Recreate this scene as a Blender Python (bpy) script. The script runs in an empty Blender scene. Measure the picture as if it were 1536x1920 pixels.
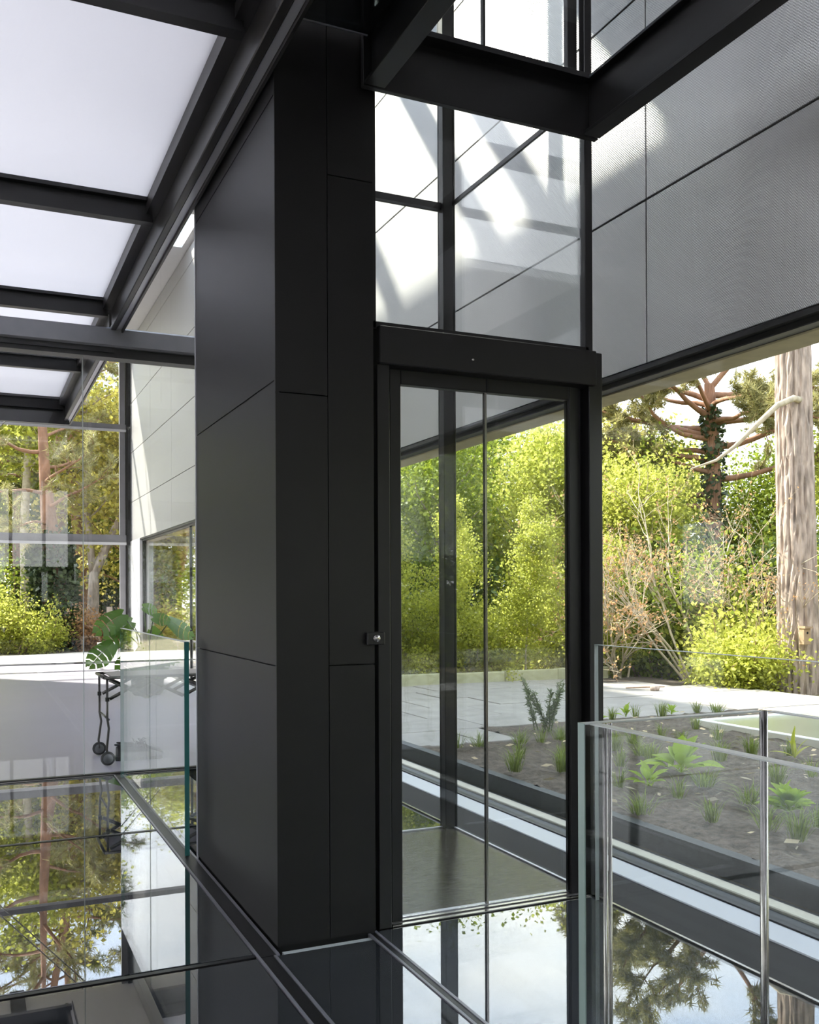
import bpy, math, random
import numpy as np
from mathutils import Vector, Matrix
sc = bpy.context.scene
COL = sc.collection
rad = math.radians

# ------------------------------------------------------------------ camera
yaw, roll = rad(24.509), rad(-0.25)
F_PX, CY = 1797.7, 1114.25
cam_d = bpy.data.cameras.new('camera'); cam = bpy.data.objects.new('camera', cam_d); COL.objects.link(cam)
r0 = Vector((math.cos(yaw), -math.sin(yaw), 0)); d0 = Vector((0, 0, -1)); f0 = Vector((math.sin(yaw), math.cos(yaw), 0))
rx = math.cos(roll) * r0 - math.sin(roll) * d0
dn = math.sin(roll) * r0 + math.cos(roll) * d0
cam.matrix_world = Matrix(((rx.x, -dn.x, -f0.x, 0), (rx.y, -dn.y, -f0.y, 0), (rx.z, -dn.z, -f0.z, 1.25), (0, 0, 0, 1)))
cam_d.sensor_fit = 'AUTO'; cam_d.sensor_width = 36
cam_d.lens = F_PX * 36 / 1920
cam_d.shift_y = (CY - 960) / 1920
cam_d.clip_start = .05; cam_d.clip_end = 400
sc.camera = cam

# ------------------------------------------------------------------ world, sun, exposure
sc.view_settings.view_transform = 'Standard'; sc.view_settings.look = 'None'
sc.view_settings.gamma = 1; sc.view_settings.use_curve_mapping = False
sc.view_settings.exposure = 1.55
sc.cycles.max_bounces = 14; sc.cycles.transparent_max_bounces = 40
sc.cycles.glossy_bounces = 6; sc.cycles.diffuse_bounces = 5; sc.cycles.transmission_bounces = 8
sc.cycles.use_denoising = True
sc.cycles.sample_clamp_indirect = 8
sc.cycles.caustics_reflective = False; sc.cycles.caustics_refractive = False
w = bpy.data.worlds.new('world'); sc.world = w; w.use_nodes = True
nt = w.node_tree; nt.nodes.clear()
N = nt.nodes.new; Lk = nt.links.new
tc = N('ShaderNodeTexCoord')
sep = N('ShaderNodeSeparateXYZ'); Lk(tc.outputs['Generated'], sep.inputs[0])
ramp = N('ShaderNodeValToRGB'); Lk(sep.outputs['Z'], ramp.inputs[0])
ramp.color_ramp.elements[0].position = 0.0; ramp.color_ramp.elements[0].color = (.90, .92, .95, 1)
ramp.color_ramp.elements[1].position = 0.6; ramp.color_ramp.elements[1].color = (.48, .64, .93, 1)
mp = N('ShaderNodeMapping'); mp.inputs['Scale'].default_value = (1.6, 1.6, 5.0); Lk(tc.outputs['Generated'], mp.inputs[0])
nz = N('ShaderNodeTexNoise'); nz.inputs['Scale'].default_value = 1.8; nz.inputs['Detail'].default_value = 7; Lk(mp.outputs[0], nz.inputs['Vector'])
cr = N('ShaderNodeValToRGB'); Lk(nz.outputs['Fac'], cr.inputs[0])
cr.color_ramp.elements[0].position = .38; cr.color_ramp.elements[1].position = .66
mix = N('ShaderNodeMixRGB'); Lk(cr.outputs[0], mix.inputs[0]); Lk(ramp.outputs[0], mix.inputs[1]); mix.inputs[2].default_value = (1.05, 1.05, 1.06, 1)
bg = N('ShaderNodeBackground'); Lk(mix.outputs[0], bg.inputs[0]); bg.inputs[1].default_value = 1.35
out = N('ShaderNodeOutputWorld'); Lk(bg.outputs[0], out.inputs[0])
sun_d = bpy.data.lights.new('sun', 'SUN'); sun_d.energy = 6.5; sun_d.angle = rad(1.6); sun_d.color = (1, .93, .82)
sun = bpy.data.objects.new('sun', sun_d); COL.objects.link(sun)
sun.rotation_euler = Vector((.65, -.80, -1.0)).to_track_quat('-Z', 'Y').to_euler()

# ------------------------------------------------------------------ materials
def newmat(name):
    m = bpy.data.materials.new(name); m.use_nodes = True; t = m.node_tree; t.nodes.clear()
    o = t.nodes.new('ShaderNodeOutputMaterial'); return m, t, o
def pbr(name, col, rough=.5, metal=0., noise=0., nscale=8., bump=0., bscale=60., spec=.5, stretch=(1, 1, 1), coat=0.):
    m, t, o = newmat(name)
    b = t.nodes.new('ShaderNodeBsdfPrincipled'); t.links.new(b.outputs[0], o.inputs[0])
    b.inputs['Base Color'].default_value = (*col, 1); b.inputs['Roughness'].default_value = rough
    b.inputs['Metallic'].default_value = metal; b.inputs['Specular IOR Level'].default_value = spec
    b.inputs['Coat Weight'].default_value = coat
    if noise or bump:
        c = t.nodes.new('ShaderNodeTexCoord'); mpn = t.nodes.new('ShaderNodeMapping'); mpn.inputs['Scale'].default_value = stretch
        t.links.new(c.outputs['Object'], mpn.inputs[0])
    if noise:
        n = t.nodes.new('ShaderNodeTexNoise'); n.inputs['Scale'].default_value = nscale; n.inputs['Detail'].default_value = 5
        t.links.new(mpn.outputs[0], n.inputs['Vector'])
        r = t.nodes.new('ShaderNodeValToRGB'); t.links.new(n.outputs['Fac'], r.inputs[0])
        r.color_ramp.elements[0].position = .25; r.color_ramp.elements[1].position = .75
        r.color_ramp.elements[0].color = (*[max(0, v * (1 - noise)) for v in col], 1)
        r.color_ramp.elements[1].color = (*[v * (1 + noise) for v in col], 1)
        t.links.new(r.outputs[0], b.inputs['Base Color'])
    if bump:
        n2 = t.nodes.new('ShaderNodeTexNoise'); n2.inputs['Scale'].default_value = bscale; n2.inputs['Detail'].default_value = 4
        t.links.new(mpn.outputs[0], n2.inputs['Vector'])
        bp = t.nodes.new('ShaderNodeBump'); bp.inputs['Strength'].default_value = bump; bp.inputs['Distance'].default_value = .01
        t.links.new(n2.outputs['Fac'], bp.inputs['Height']); t.links.new(bp.outputs[0], b.inputs['Normal'])
    return m
def glass(name, tint, f0=.04, gloss=(1, 1, 1), body=None, bodyfac=0.):
    # architectural glass: Schlick mirror over straight-through transmission
    m, t, o = newmat(name)
    lw = t.nodes.new('ShaderNodeLayerWeight'); lw.inputs[0].default_value = .5
    p = t.nodes.new('ShaderNodeMath'); p.operation = 'POWER'; t.links.new(lw.outputs['Facing'], p.inputs[0]); p.inputs[1].default_value = 5
    mu = t.nodes.new('ShaderNodeMath'); mu.operation = 'MULTIPLY_ADD'; t.links.new(p.outputs[0], mu.inputs[0]); mu.inputs[1].default_value = 1 - f0; mu.inputs[2].default_value = f0
    tr = t.nodes.new('ShaderNodeBsdfTransparent'); tr.inputs[0].default_value = (*tint, 1)
    g = t.nodes.new('ShaderNodeBsdfGlossy'); g.inputs['Roughness'].default_value = 0.0; g.inputs['Color'].default_value = (*gloss, 1)
    mx = t.nodes.new('ShaderNodeMixShader'); t.links.new(mu.outputs[0], mx.inputs[0])
    src = tr.outputs[0]
    if body:
        df = t.nodes.new('ShaderNodeBsdfDiffuse'); df.inputs[0].default_value = (*body, 1)
        m2 = t.nodes.new('ShaderNodeMixShader'); m2.inputs[0].default_value = bodyfac
        t.links.new(tr.outputs[0], m2.inputs[1]); t.links.new(df.outputs[0], m2.inputs[2]); src = m2.outputs[0]
    t.links.new(src, mx.inputs[1]); t.links.new(g.outputs[0], mx.inputs[2]); t.links.new(mx.outputs[0], o.inputs[0])
    return m
def leafmat(name, col, trans, var=.35, tfac=.45, rough=.5):
    m, t, o = newmat(name)
    geo = t.nodes.new('ShaderNodeNewGeometry')
    r = t.nodes.new('ShaderNodeValToRGB'); t.links.new(geo.outputs['Random Per Island'], r.inputs[0])
    e = r.color_ramp.elements
    e[0].color = (*[v * (1 - var) for v in col], 1); e[1].color = (*[min(1, v * (1 + var)) for v in (col[0] * 1.15, col[1], col[2] * .8)], 1)
    r2 = t.nodes.new('ShaderNodeValToRGB'); t.links.new(geo.outputs['Random Per Island'], r2.inputs[0])
    r2.color_ramp.elements[0].color = (*[v * (1 - var) for v in trans], 1); r2.color_ramp.elements[1].color = (*[min(1, v * (1 + var)) for v in trans], 1)
    d = t.nodes.new('ShaderNodeBsdfPrincipled'); t.links.new(r.outputs[0], d.inputs['Base Color']); d.inputs['Roughness'].default_value = rough
    d.inputs['Specular IOR Level'].default_value = .3
    tl = t.nodes.new('ShaderNodeBsdfTranslucent'); t.links.new(r2.outputs[0], tl.inputs[0])
    mx = t.nodes.new('ShaderNodeMixShader'); mx.inputs[0].default_value = tfac
    t.links.new(d.outputs[0], mx.inputs[1]); t.links.new(tl.outputs[0], mx.inputs[2]); t.links.new(mx.outputs[0], o.inputs[0])
    return m
def frosted(name='frosted_glass', fac=.8, tcol=(.93, .93, .95)):
    m, t, o = newmat(name)
    d = t.nodes.new('ShaderNodeBsdfDiffuse'); d.inputs[0].default_value = (.70, .70, .72, 1)
    tl = t.nodes.new('ShaderNodeBsdfTranslucent'); tl.inputs[0].default_value = (*tcol, 1)
    mx = t.nodes.new('ShaderNodeMixShader'); mx.inputs[0].default_value = fac
    g = t.nodes.new('ShaderNodeBsdfGlossy'); g.inputs['Roughness'].default_value = .28; g.inputs[0].default_value = (.9, .9, .9, 1)
    m2 = t.nodes.new('ShaderNodeMixShader'); m2.inputs[0].default_value = .08
    t.links.new(d.outputs[0], mx.inputs[1]); t.links.new(tl.outputs[0], mx.inputs[2])
    t.links.new(mx.outputs[0], m2.inputs[1]); t.links.new(g.outputs[0], m2.inputs[2]); t.links.new(m2.outputs[0], o.inputs[0])
    return m
def woven():
    # grey perforated metal skin: fine dot weave as relief, soft sheen
    m, t, o = newmat('woven_metal')
    b = t.nodes.new('ShaderNodeBsdfPrincipled'); t.links.new(b.outputs[0], o.inputs[0])
    b.inputs['Base Color'].default_value = (.47, .47, .47, 1); b.inputs['Metallic'].default_value = .6; b.inputs['Roughness'].default_value = .40
    c = t.nodes.new('ShaderNodeTexCoord'); sp = t.nodes.new('ShaderNodeSeparateXYZ'); t.links.new(c.outputs['Object'], sp.inputs[0])
    def sine(axis, k):
        a = t.nodes.new('ShaderNodeMath'); a.operation = 'MULTIPLY'; t.links.new(sp.outputs[axis], a.inputs[0]); a.inputs[1].default_value = k
        s = t.nodes.new('ShaderNodeMath'); s.operation = 'SINE'; t.links.new(a.outputs[0], s.inputs[0]); return s
    s1, s2 = sine('Y', 2 * math.pi / .011), sine('Z', 2 * math.pi / .011)
    mu = t.nodes.new('ShaderNodeMath'); mu.operation = 'MULTIPLY'; t.links.new(s1.outputs[0], mu.inputs[0]); t.links.new(s2.outputs[0], mu.inputs[1])
    bp = t.nodes.new('ShaderNodeBump'); bp.inputs['Strength'].default_value = .35; bp.inputs['Distance'].default_value = .002
    t.links.new(mu.outputs[0], bp.inputs['Height']); t.links.new(bp.outputs[0], b.inputs['Normal'])
    return m
M = dict(
    black=pbr('black_steel', (.0105, .010, .0108), .42, .2, noise=.12, nscale=5, spec=.5),
    beam=pbr('dark_beam_steel', (.034, .032, .033), .4, .3, noise=.1, nscale=4),
    blackclad=pbr('black_cladding', (.0068, .0062, .0064), .42, .2, noise=.18, nscale=2.2, bump=.04, bscale=220, spec=.45, stretch=(1, 1, 3)),
    darkgap=pbr('dark_joint', (.006, .006, .006), .8),
    steel=pbr('grey_painted_steel', (.23, .23, .25), .38, .3, noise=.08),
    flange=pbr('pale_steel', (.62, .62, .66), .35, .3),
    chrome=pbr('stainless_steel', (.42, .40, .38), .22, 1.),
    woven=woven(),
    plain=pbr('white_plaster', (.75, .75, .74), .7, noise=.03),
    lav=pbr('resin_floor', (.37, .35, .41), .36, 0, noise=.05, nscale=1.2, bump=.02, bscale=40),
    sill=pbr('pale_sill', (.58, .59, .62), .4, .2),
    upstand=pbr('graphite_upstand', (.022, .020, .0195), .65, 0., noise=.08, nscale=3, spec=.15),
    frame=pbr('window_frame_black', (.012, .012, .012), .45),
    soffit=pbr('olive_soffit', (.78, .70, .44), .7, noise=.1, nscale=14, bump=.1, bscale=30),
    gravel=pbr('cream_strip', (.55, .52, .42), .8, noise=.1, nscale=60, bump=.2, bscale=140),
    membrane=pbr('roof_membrane', (.030, .034, .036), .55, noise=.25, nscale=30, bump=.15, bscale=80),
    soil=pbr('garden_soil', (.10, .080, .060), .95, noise=.55, nscale=26, bump=.9, bscale=70),
    litter=pbr('woodland_ground', (.13, .11, .06), .95, noise=.5, nscale=3, bump=.6, bscale=12),
    paving=pbr('paving_stone', (.29, .275, .25), .75, noise=.2, nscale=5, bump=.15, bscale=60),
    sand=pbr('pale_terrace', (.60, .57, .52), .8, noise=.08, nscale=4),
    olive=pbr('rooflight_pane', (.30, .31, .21), .25, noise=.04, nscale=2),
    whitepaint=pbr('white_paint', (.78, .78, .75), .5),
    kerb=pbr('kerb_stone', (.42, .42, .26), .8, noise=.15, nscale=9),
    wood=pbr('dark_lift_deck', (.045, .037, .032), .11, 0, noise=.35, nscale=14, bump=.08, bscale=40, spec=.12, stretch=(1, 14, 1)),
    bark=pbr('pine_bark', (.36, .29, .245), .9, noise=.55, nscale=16, bump=.8, bscale=22, stretch=(1, 1, .25)),
    barkred=pbr('red_pine_bark', (.28, .15, .09), .9, noise=.4, nscale=7, bump=.7, bscale=24, stretch=(1, 1, .4)),
    barkpale=pbr('pale_bark', (.42, .36, .26), .85, noise=.3, nscale=12, bump=.4, bscale=40),
    twig=pbr('reddish_twig', (.36, .24, .16), .85, noise=.3, nscale=20),
    birch=leafmat('birch_leaf', (.32, .36, .06), (.64, .69, .15)),
    lime=leafmat('lime_leaf', (.36, .41, .08), (.66, .72, .15)),
    shrub=leafmat('shrub_leaf', (.15, .22, .03), (.34, .42, .05), tfac=.35),
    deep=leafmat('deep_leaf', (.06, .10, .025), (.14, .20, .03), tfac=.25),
    gold=leafmat('gold_leaf', (.38, .36, .08), (.66, .62, .16)),
    needle=leafmat('pine_needle', (.15, .18, .055), (.25, .28, .07), tfac=.3),
    needlepale=leafmat('pale_pine_needle', (.27, .27, .125), (.42, .41, .18), tfac=.35),
    ivy=leafmat('ivy_leaf', (.055, .085, .045), (.06, .10, .03), tfac=.15, rough=.25),
    redbud=leafmat('red_bud', (.40, .25, .14), (.55, .34, .17)),
    grass=leafmat('grass_blade', (.16, .22, .06), (.28, .36, .08), tfac=.35),
    herb=leafmat('herb_leaf', (.22, .34, .05), (.42, .58, .08), tfac=.4),
    rosemary=leafmat('grey_herb_leaf', (.10, .15, .07), (.15, .22, .08), tfac=.25),
    dead=leafmat('fallen_leaf', (.5, .44, .32), (.5, .45, .3), tfac=.2),
    monstera=leafmat('monstera_leaf', (.05, .12, .028), (.24, .44, .05), var=.2, tfac=.35, rough=.28),
    stem=pbr('green_stem', (.07, .10, .03), .5),
    pot=pbr('dark_pot', (.02, .02, .022), .5),
    shoe=pbr('black_leather', (.014, .013, .016), .45, bump=.1, bscale=120),
    lace=pbr('shoe_lace', (.02, .02, .024), .8),
    rubber=pbr('black_rubber', (.012, .012, .012), .7),
    grey=pbr('hub_grey', (.10, .105, .11), .5),
    tray=pbr('trolley_tray', (.30, .27, .27), .45),
    bar=pbr('dark_chrome', (.085, .08, .075), .28, .8),
    hut=pbr('hut_timber', (.16, .10, .065), .85, noise=.3, nscale=3, stretch=(1, 1, 14)),
    roof=pbr('hut_roof', (.10, .07, .055), .85, noise=.2),
    pine=pbr('nest_box_wood', (.34, .24, .15), .8, noise=.2, nscale=12),
    lower=pbr('lower_storey', (.12, .12, .13), .8),
    edge=pbr('green_glass_edge', (.05, .22, .20), .15, spec=.6),
    edgegrey=pbr('grey_green_glass_edge', (.30, .40, .36), .2, spec=.5),
    edgepale=pbr('pale_glass_edge', (.56, .60, .59), .35, spec=.4),
    frosted=frosted(), opal=frosted('opal_roof_diffuser', .93, (.74, .74, .76)),  # opal: unseen roof diffuser softening the sun above the frosted panels
    glass=glass('clear_glass', (.985, .99, .985), .03),
    window=glass('window_glass', (.985, .99, .983), .02),
    balu=glass('balustrade_glass', (.98, .988, .985), .016),
    door=glass('lift_door_glass', (.975, .986, .98), .03),
    shaft=glass('shaft_glass', (.978, .988, .984), .026),
    floorglass=glass('glass_floor', (.34, .38, .39), .2, body=(.05, .055, .06), bodyfac=.55),
)

# ------------------------------------------------------------------ builders
class MB:
    def __init__(s): s.v = []; s.f = []; s.sm = []
    def add(s, v, f, smooth=False):
        n = len(s.v); s.v += [tuple(p) for p in v]; s.f += [tuple(i + n for i in q) for q in f]; s.sm += [smooth] * len(f); return s
    def box(s, x0, x1, y0, y1, z0, z1):
        return s.add([(x0, y0, z0), (x1, y0, z0), (x1, y1, z0), (x0, y1, z0), (x0, y0, z1), (x1, y0, z1), (x1, y1, z1), (x0, y1, z1)],
                     [(3, 2, 1, 0), (4, 5, 6, 7), (0, 1, 5, 4), (1, 2, 6, 5), (2, 3, 7, 6), (3, 0, 4, 7)])
    def bbox(s, x0, x1, y0, y1, z0, z1, b=.004):
        # box with its twelve edges chamfered
        b = min(b, .45 * (x1 - x0), .45 * (y1 - y0), .45 * (z1 - z0))
        X, Y, Z = (x0, x1), (y0, y1), (z0, z1); v = []; idx = {}
        for i in (0, 1):
            for j in (0, 1):
                for k in (0, 1):
                    sx, sy, sz = (1 - 2 * i) * b, (1 - 2 * j) * b, (1 - 2 * k) * b
                    for a, p in enumerate(((X[i], Y[j] + sy, Z[k] + sz), (X[i] + sx, Y[j], Z[k] + sz), (X[i] + sx, Y[j] + sy, Z[k]))):
                        idx[i, j, k, a] = len(v); v.append(p)
        c = ((x0 + x1) / 2, (y0 + y1) / 2, (z0 + z1) / 2); f = []
        def q(*ids):
            P = [Vector(v[t]) for t in ids]; n = (P[1] - P[0]).cross(P[2] - P[0]); m = sum(P, Vector()) / len(P) - Vector(c)
            f.append(ids if n.dot(m) > 0 else ids[::-1])
        for i in (0, 1):
            q(idx[i, 0, 0, 0], idx[i, 1, 0, 0], idx[i, 1, 1, 0], idx[i, 0, 1, 0])
            q(idx[0, i, 0, 1], idx[1, i, 0, 1], idx[1, i, 1, 1], idx[0, i, 1, 1])
            q(idx[0, 0, i, 2], idx[1, 0, i, 2], idx[1, 1, i, 2], idx[0, 1, i, 2])
            for j in (0, 1):
                q(idx[i, j, 0, 0], idx[i, j, 1, 0], idx[i, j, 1, 1], idx[i, j, 0, 1])
                q(idx[i, 0, j, 0], idx[i, 1, j, 0], idx[i, 1, j, 2], idx[i, 0, j, 2])
                q(idx[0, i, j, 1], idx[1, i, j, 1], idx[1, i, j, 2], idx[0, i, j, 2])
                for k in (0, 1): q(idx[i, j, k, 0], idx[i, j, k, 1], idx[i, j, k, 2])
        return s.add(v, f)
    def tube(s, pts, rs, n=8, cap=True):
        pts = [Vector(p) for p in pts]
        if not hasattr(rs, '__len__'): rs = [rs] * len(pts)
        v = []; f = []; ref = None
        for i, p in enumerate(pts):
            t = (pts[min(i + 1, len(pts) - 1)] - pts[max(i - 1, 0)])
            t = t.normalized() if t.length > 1e-9 else Vector((0, 0, 1))
            if ref is None: ref = t.orthogonal().normalized()
            a = (ref - t * ref.dot(t)); a = a.normalized() if a.length > 1e-6 else t.orthogonal().normalized(); ref = a; b = t.cross(a)
            for k in range(n):
                an = 2 * math.pi * k / n; v.append(p + (a * math.cos(an) + b * math.sin(an)) * rs[i])
        for i in range(len(pts) - 1):
            for k in range(n):
                f.append((i * n + k, i * n + (k + 1) % n, (i + 1) * n + (k + 1) % n, (i + 1) * n + k))
        s.add(v, f, True)
        if cap:
            o = len(s.v) - len(v); s.f += [tuple(o + k for k in range(n))[::-1], tuple(o + (len(pts) - 1) * n + k for k in range(n))]; s.sm += [False] * 2
        return s
    def lathe(s, prof, c=(0, 0, 0), n=20, axis='Z'):
        v = []; f = []
        for r, h in prof:
            for k in range(n):
                a = 2 * math.pi * k / n; x, y = r * math.cos(a), r * math.sin(a)
                p = {'Z': (x, y, h), 'Y': (x, h, y), 'X': (h, x, y)}[axis]
                v.append((c[0] + p[0], c[1] + p[1], c[2] + p[2]))
        for i in range(len(prof) - 1):
            for k in range(n):
                q = (i * n + k, i * n + (k + 1) % n, (i + 1) * n + (k + 1) % n, (i + 1) * n + k); f.append(q if axis != 'Y' else q[::-1])
        return s.add(v, f, True)
    def prism(s, poly, y0, y1):
        # polygon in XZ extruded along Y
        n = len(poly); v = [(x, y0, z) for x, z in poly] + [(x, y1, z) for x, z in poly]
        return s.add(v, [tuple(range(n)), tuple(range(2 * n - 1, n - 1, -1))] + [(i, n + i, n + (i + 1) % n, (i + 1) % n) for i in range(n)])
    def mesh(s, name, mat, off=(0, 0, 0)):
        me = bpy.data.meshes.new(name)
        v = [(p[0] - off[0], p[1] - off[1], p[2] - off[2]) for p in s.v]
        me.from_pydata(v, [], s.f); me.polygons.foreach_set('use_smooth', s.sm); me.materials.append(mat); me.update(); return me
    def build(s, name, mat, parent=None, base=None):
        off = base if base is not None else (parent_base(parent) if parent else (0, 0, 0))
        o = bpy.data.objects.new(name, s.mesh(name, mat, off)); COL.objects.link(o)
        if parent: o.parent = parent
        else: o.location = off
        return o
def parent_base(p):
    L = Vector((0, 0, 0))
    while p is not None: L = L + Vector(p.location); p = p.parent
    return tuple(L)
def tag(o, label=None, cat=None, group=None, kind=None):
    if label: o['label'] = label
    if cat: o['category'] = cat
    if group: o['group'] = group
    if kind: o['kind'] = kind
    return o
def empty(name, loc, label=None, cat=None, group=None, kind=None):
    o = bpy.data.objects.new(name, None); COL.objects.link(o); o.location = loc; o.empty_display_size = .1
    return tag(o, label, cat, group, kind)
def B(name, mat, parent, *b, bev=0):
    m = MB(); (m.bbox(*b, b=bev) if bev else m.box(*b)); return m.build(name, mat, parent)
def copy_tree(o, loc=None, rotz=None, scale=None, parent=None):
    c = o.copy(); COL.objects.link(c)
    if parent: c.parent = parent
    for ch in list(o.children): copy_tree(ch, parent=c)
    if loc is not None: c.location = loc
    if rotz is not None: c.rotation_euler = (0, 0, rotz)
    if scale is not None: c.scale = (scale,) * 3
    return c
def np_mesh(name, V, mat, quads):
    # V (n,4,3) or (n,3,3) loose faces
    n, k = V.shape[0], V.shape[1]
    me = bpy.data.meshes.new(name); me.vertices.add(n * k); me.vertices.foreach_set('co', V.reshape(-1).astype(np.float32))
    me.loops.add(n * k); me.loops.foreach_set('vertex_index', np.arange(n * k, dtype=np.int32))
    me.polygons.add(n); me.polygons.foreach_set('loop_start', np.arange(0, n * k, k, dtype=np.int32))
    me.materials.append(mat); me.update(calc_edges=True); me.validate(); return me
def link(name, me, parent=None):
    o = bpy.data.objects.new(name, me); COL.objects.link(o)
    if parent: o.parent = parent
    return o

# ------------------------------------------------------------------ STRUCTURE: floors
Z1, Z2, ZR = 3.08, 3.30, 6.0      # steel of the upper floor, its top, the roof
WX = 2.70                         # face of the panel wall
FY = 18.5                         # far glazing
floor = MB().bbox(-7, 2.74, 6.985, FY, -.25, 0, b=.003).build('floor', M['lav']); tag(floor, kind='structure', label='lavender grey resin floor beyond the glass floor')
gf = empty('floor', (0, 0, 0), kind='structure', label='walk-on glass floor in black steel rails')
xs = [(-3.6, -2.2), (-2.17, -.66), (-.63, .885), (.955, 1.315), (1.36, 2.31)]
ys = [(-4.4, -2.1), (-2.07, -.27), (-.24, 1.28), (1.31, 3.215), (3.265, 5.185), (5.23, 6.91)]
for i, (x0, x1) in enumerate(xs):
    for j, (y0, y1) in enumerate(ys):
        if i == 3 and j == 4: x0, x1, y0 = .985, 2.31, 4.64      # behind the lift and the core
        elif i == 4 and j == 4: continue
        elif i == 3 and j == 2: continue                          # stair slot in front of the short glass
        elif i == 3 and j < 2: continue
        elif i == 4 and j == 3: y1 = 3.29
        B('glass_pane', M['floorglass'], gf, x0, x1, y0, y1, -.045, 0, bev=.002)
for x0, x1, y0, y1 in [(.885, .955, -4.4, 3.215), (.885, .968, 3.215, 6.91), (1.315, 1.36, -4.4, 3.29), (-.66, -.63, -4.4, 6.91), (-2.2, -2.17, -4.4, 6.91)]:
    m = MB(); m.bbox(x0 + .012, x1 - .012, y0, y1, -.20, .002, b=.003); m.box(x0 - .03, x1 + .03, y0, y1, -.23, -.2)
    m.build('floor_rail', M['black'], gf)
    B('rail_strip', M['steel'], gf, x0 + .002, x0 + .012, y0, y1, -.05, .004); B('rail_strip', M['steel'], gf, x1 - .012, x1 - .002, y0, y1, -.05, .004)
for y in (-2.085, -.255, 1.295, 3.24, 5.207):
    for x0, x1 in ((-3.6, -2.2), (-2.17, -.66), (-.63, .885)):
        B('floor_crossbar', M['black'], gf, x0, x1, y - .012, y + .012, -.18, .001)
for y in (1.295,): B('floor_crossbar', M['black'], gf, 1.36, 2.31, y - .012, y + .012, -.18, .001)
B('glass_edge', M['edgepale'], gf, .985, 1.33, 3.222, 3.25, -.05, -.004)
B('floor_edge_trim', M['black'], gf, -7, 2.60, 6.915, 6.985, -.22, .003)
B('floor_edge_trim', M['chrome'], gf, -7, 2.60, 6.925, 6.94, .003, .007)
low = MB().box(-6, 2.5, -5, 7.2, -3.1, -3).build('floor', M['lower']); tag(low, kind='structure', label='dark floor of the storey below the glass')
for nm, b in (('wall_lower_front', (-6, 2.5, -5.1, -5, -3, -.25)), ('wall_lower_far', (-6, 2.5, 7.2, 7.3, -3, -.25)), ('wall_lower_left', (-6.1, -6, -5, 7.3, -3, -.25)), ('wall_lower_right', (2.5, 2.6, -5, 7.3, -3, -.25))):
    tag(MB().box(*b).build(nm, M['lower']), kind='structure')

# ------------------------------------------------------------------ window wall (right side)
ww = empty('wall_right', (WX, 0, 0), kind='structure', label='grey woven metal panel wall above the long window')
zs = [2.258, 2.98, 3.90, 4.82, 5.74, 5.98]
yj = [3.40 + 1.84 * k for k in range(-5, 10)]
G = .0035
for a in range(len(zs) - 1):
    for k in range(len(yj) - 1):
        if yj[k] > FY: continue
        B('wall_panel', M['woven'], ww, WX, WX + .03, yj[k] + G, min(yj[k + 1], FY) - G, zs[a] + G * 1.3, zs[a + 1] - G * 1.3, bev=.002)
B('wall_backing', M['darkgap'], ww, WX + .03, WX + .12, -5.3, FY, 2.258, ZR)
B('wall_end', M['plain'], ww, 2.69, 2.93, 17.4, FY + .12, 0, 2.258)
B('floor_border', M['upstand'], ww, 2.35, 2.605, -5.3, 6.92, -.25, .0)
B('floor_border', M['chrome'], ww, 2.338, 2.35, -5.3, 6.92, -.25, .003); B('floor_border', M['frame'], ww, 2.312, 2.338, -5.3, 6.92, -.25, -.006)
B('window_sill', M['sill'], ww, 2.60, 2.748, -5.3, 17.4, -.1, .006, bev=.004)
win = empty('window_1', (2.77, 0, 0), kind='structure', label='long frameless garden window')
B('frame', M['frame'], win, 2.748, 2.80, -5.3, 17.4, -.05, .012)
B('frame', M['frame'], win, 2.73, 2.80, -5.3, 17.4, 2.212, 2.256, bev=.004)
B('frame', M['frame'], win, 2.695, 2.73, -5.3, 17.4, 2.235, 2.256)
B('frame', M['frame'], win, 2.74, 2.80, 17.34, 17.4, .012, 2.212)
B('frame', M['frame'], win, 2.755, 2.79, 13.4, 13.43, .012, 2.212)
for y0, y1 in ((-5.3, 13.4), (13.43, 17.34)): B('pane', M['window'], win, 2.77, 2.782, y0, y1, .012, 2.212)
# outside edge of the building at the window
B('soffit', M['soffit'], ww, 2.80, 2.95, -5.3, 17.8, 2.205, 2.26)
B('fascia', M['soffit'], ww, 2.83, 2.95, -5.3, 17.8, 2.26, ZR)
B('gutter', M['membrane'], ww, 2.80, 3.0, -5.3, 17.8, -.2, -.002)
B('cream_strip', M['gravel'], ww, 2.865, 2.94, -5.3, 17.8, -.01, .012, bev=.004)
cb = MB(); cb.add([(2.995, -5.3, -.01), (2.995, 17.8, -.01), (3.006, -5.3, .10), (3.006, 17.8, .10), (3.07, -5.3, .102), (3.07, 17.8, .102), (3.07, -5.3, 0), (3.07, 17.8, 0)],
                  [(0, 2, 3, 1), (2, 4, 5, 3), (4, 6, 7, 5)])
cb.build('bed_curb', M['membrane'], ww)

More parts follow.
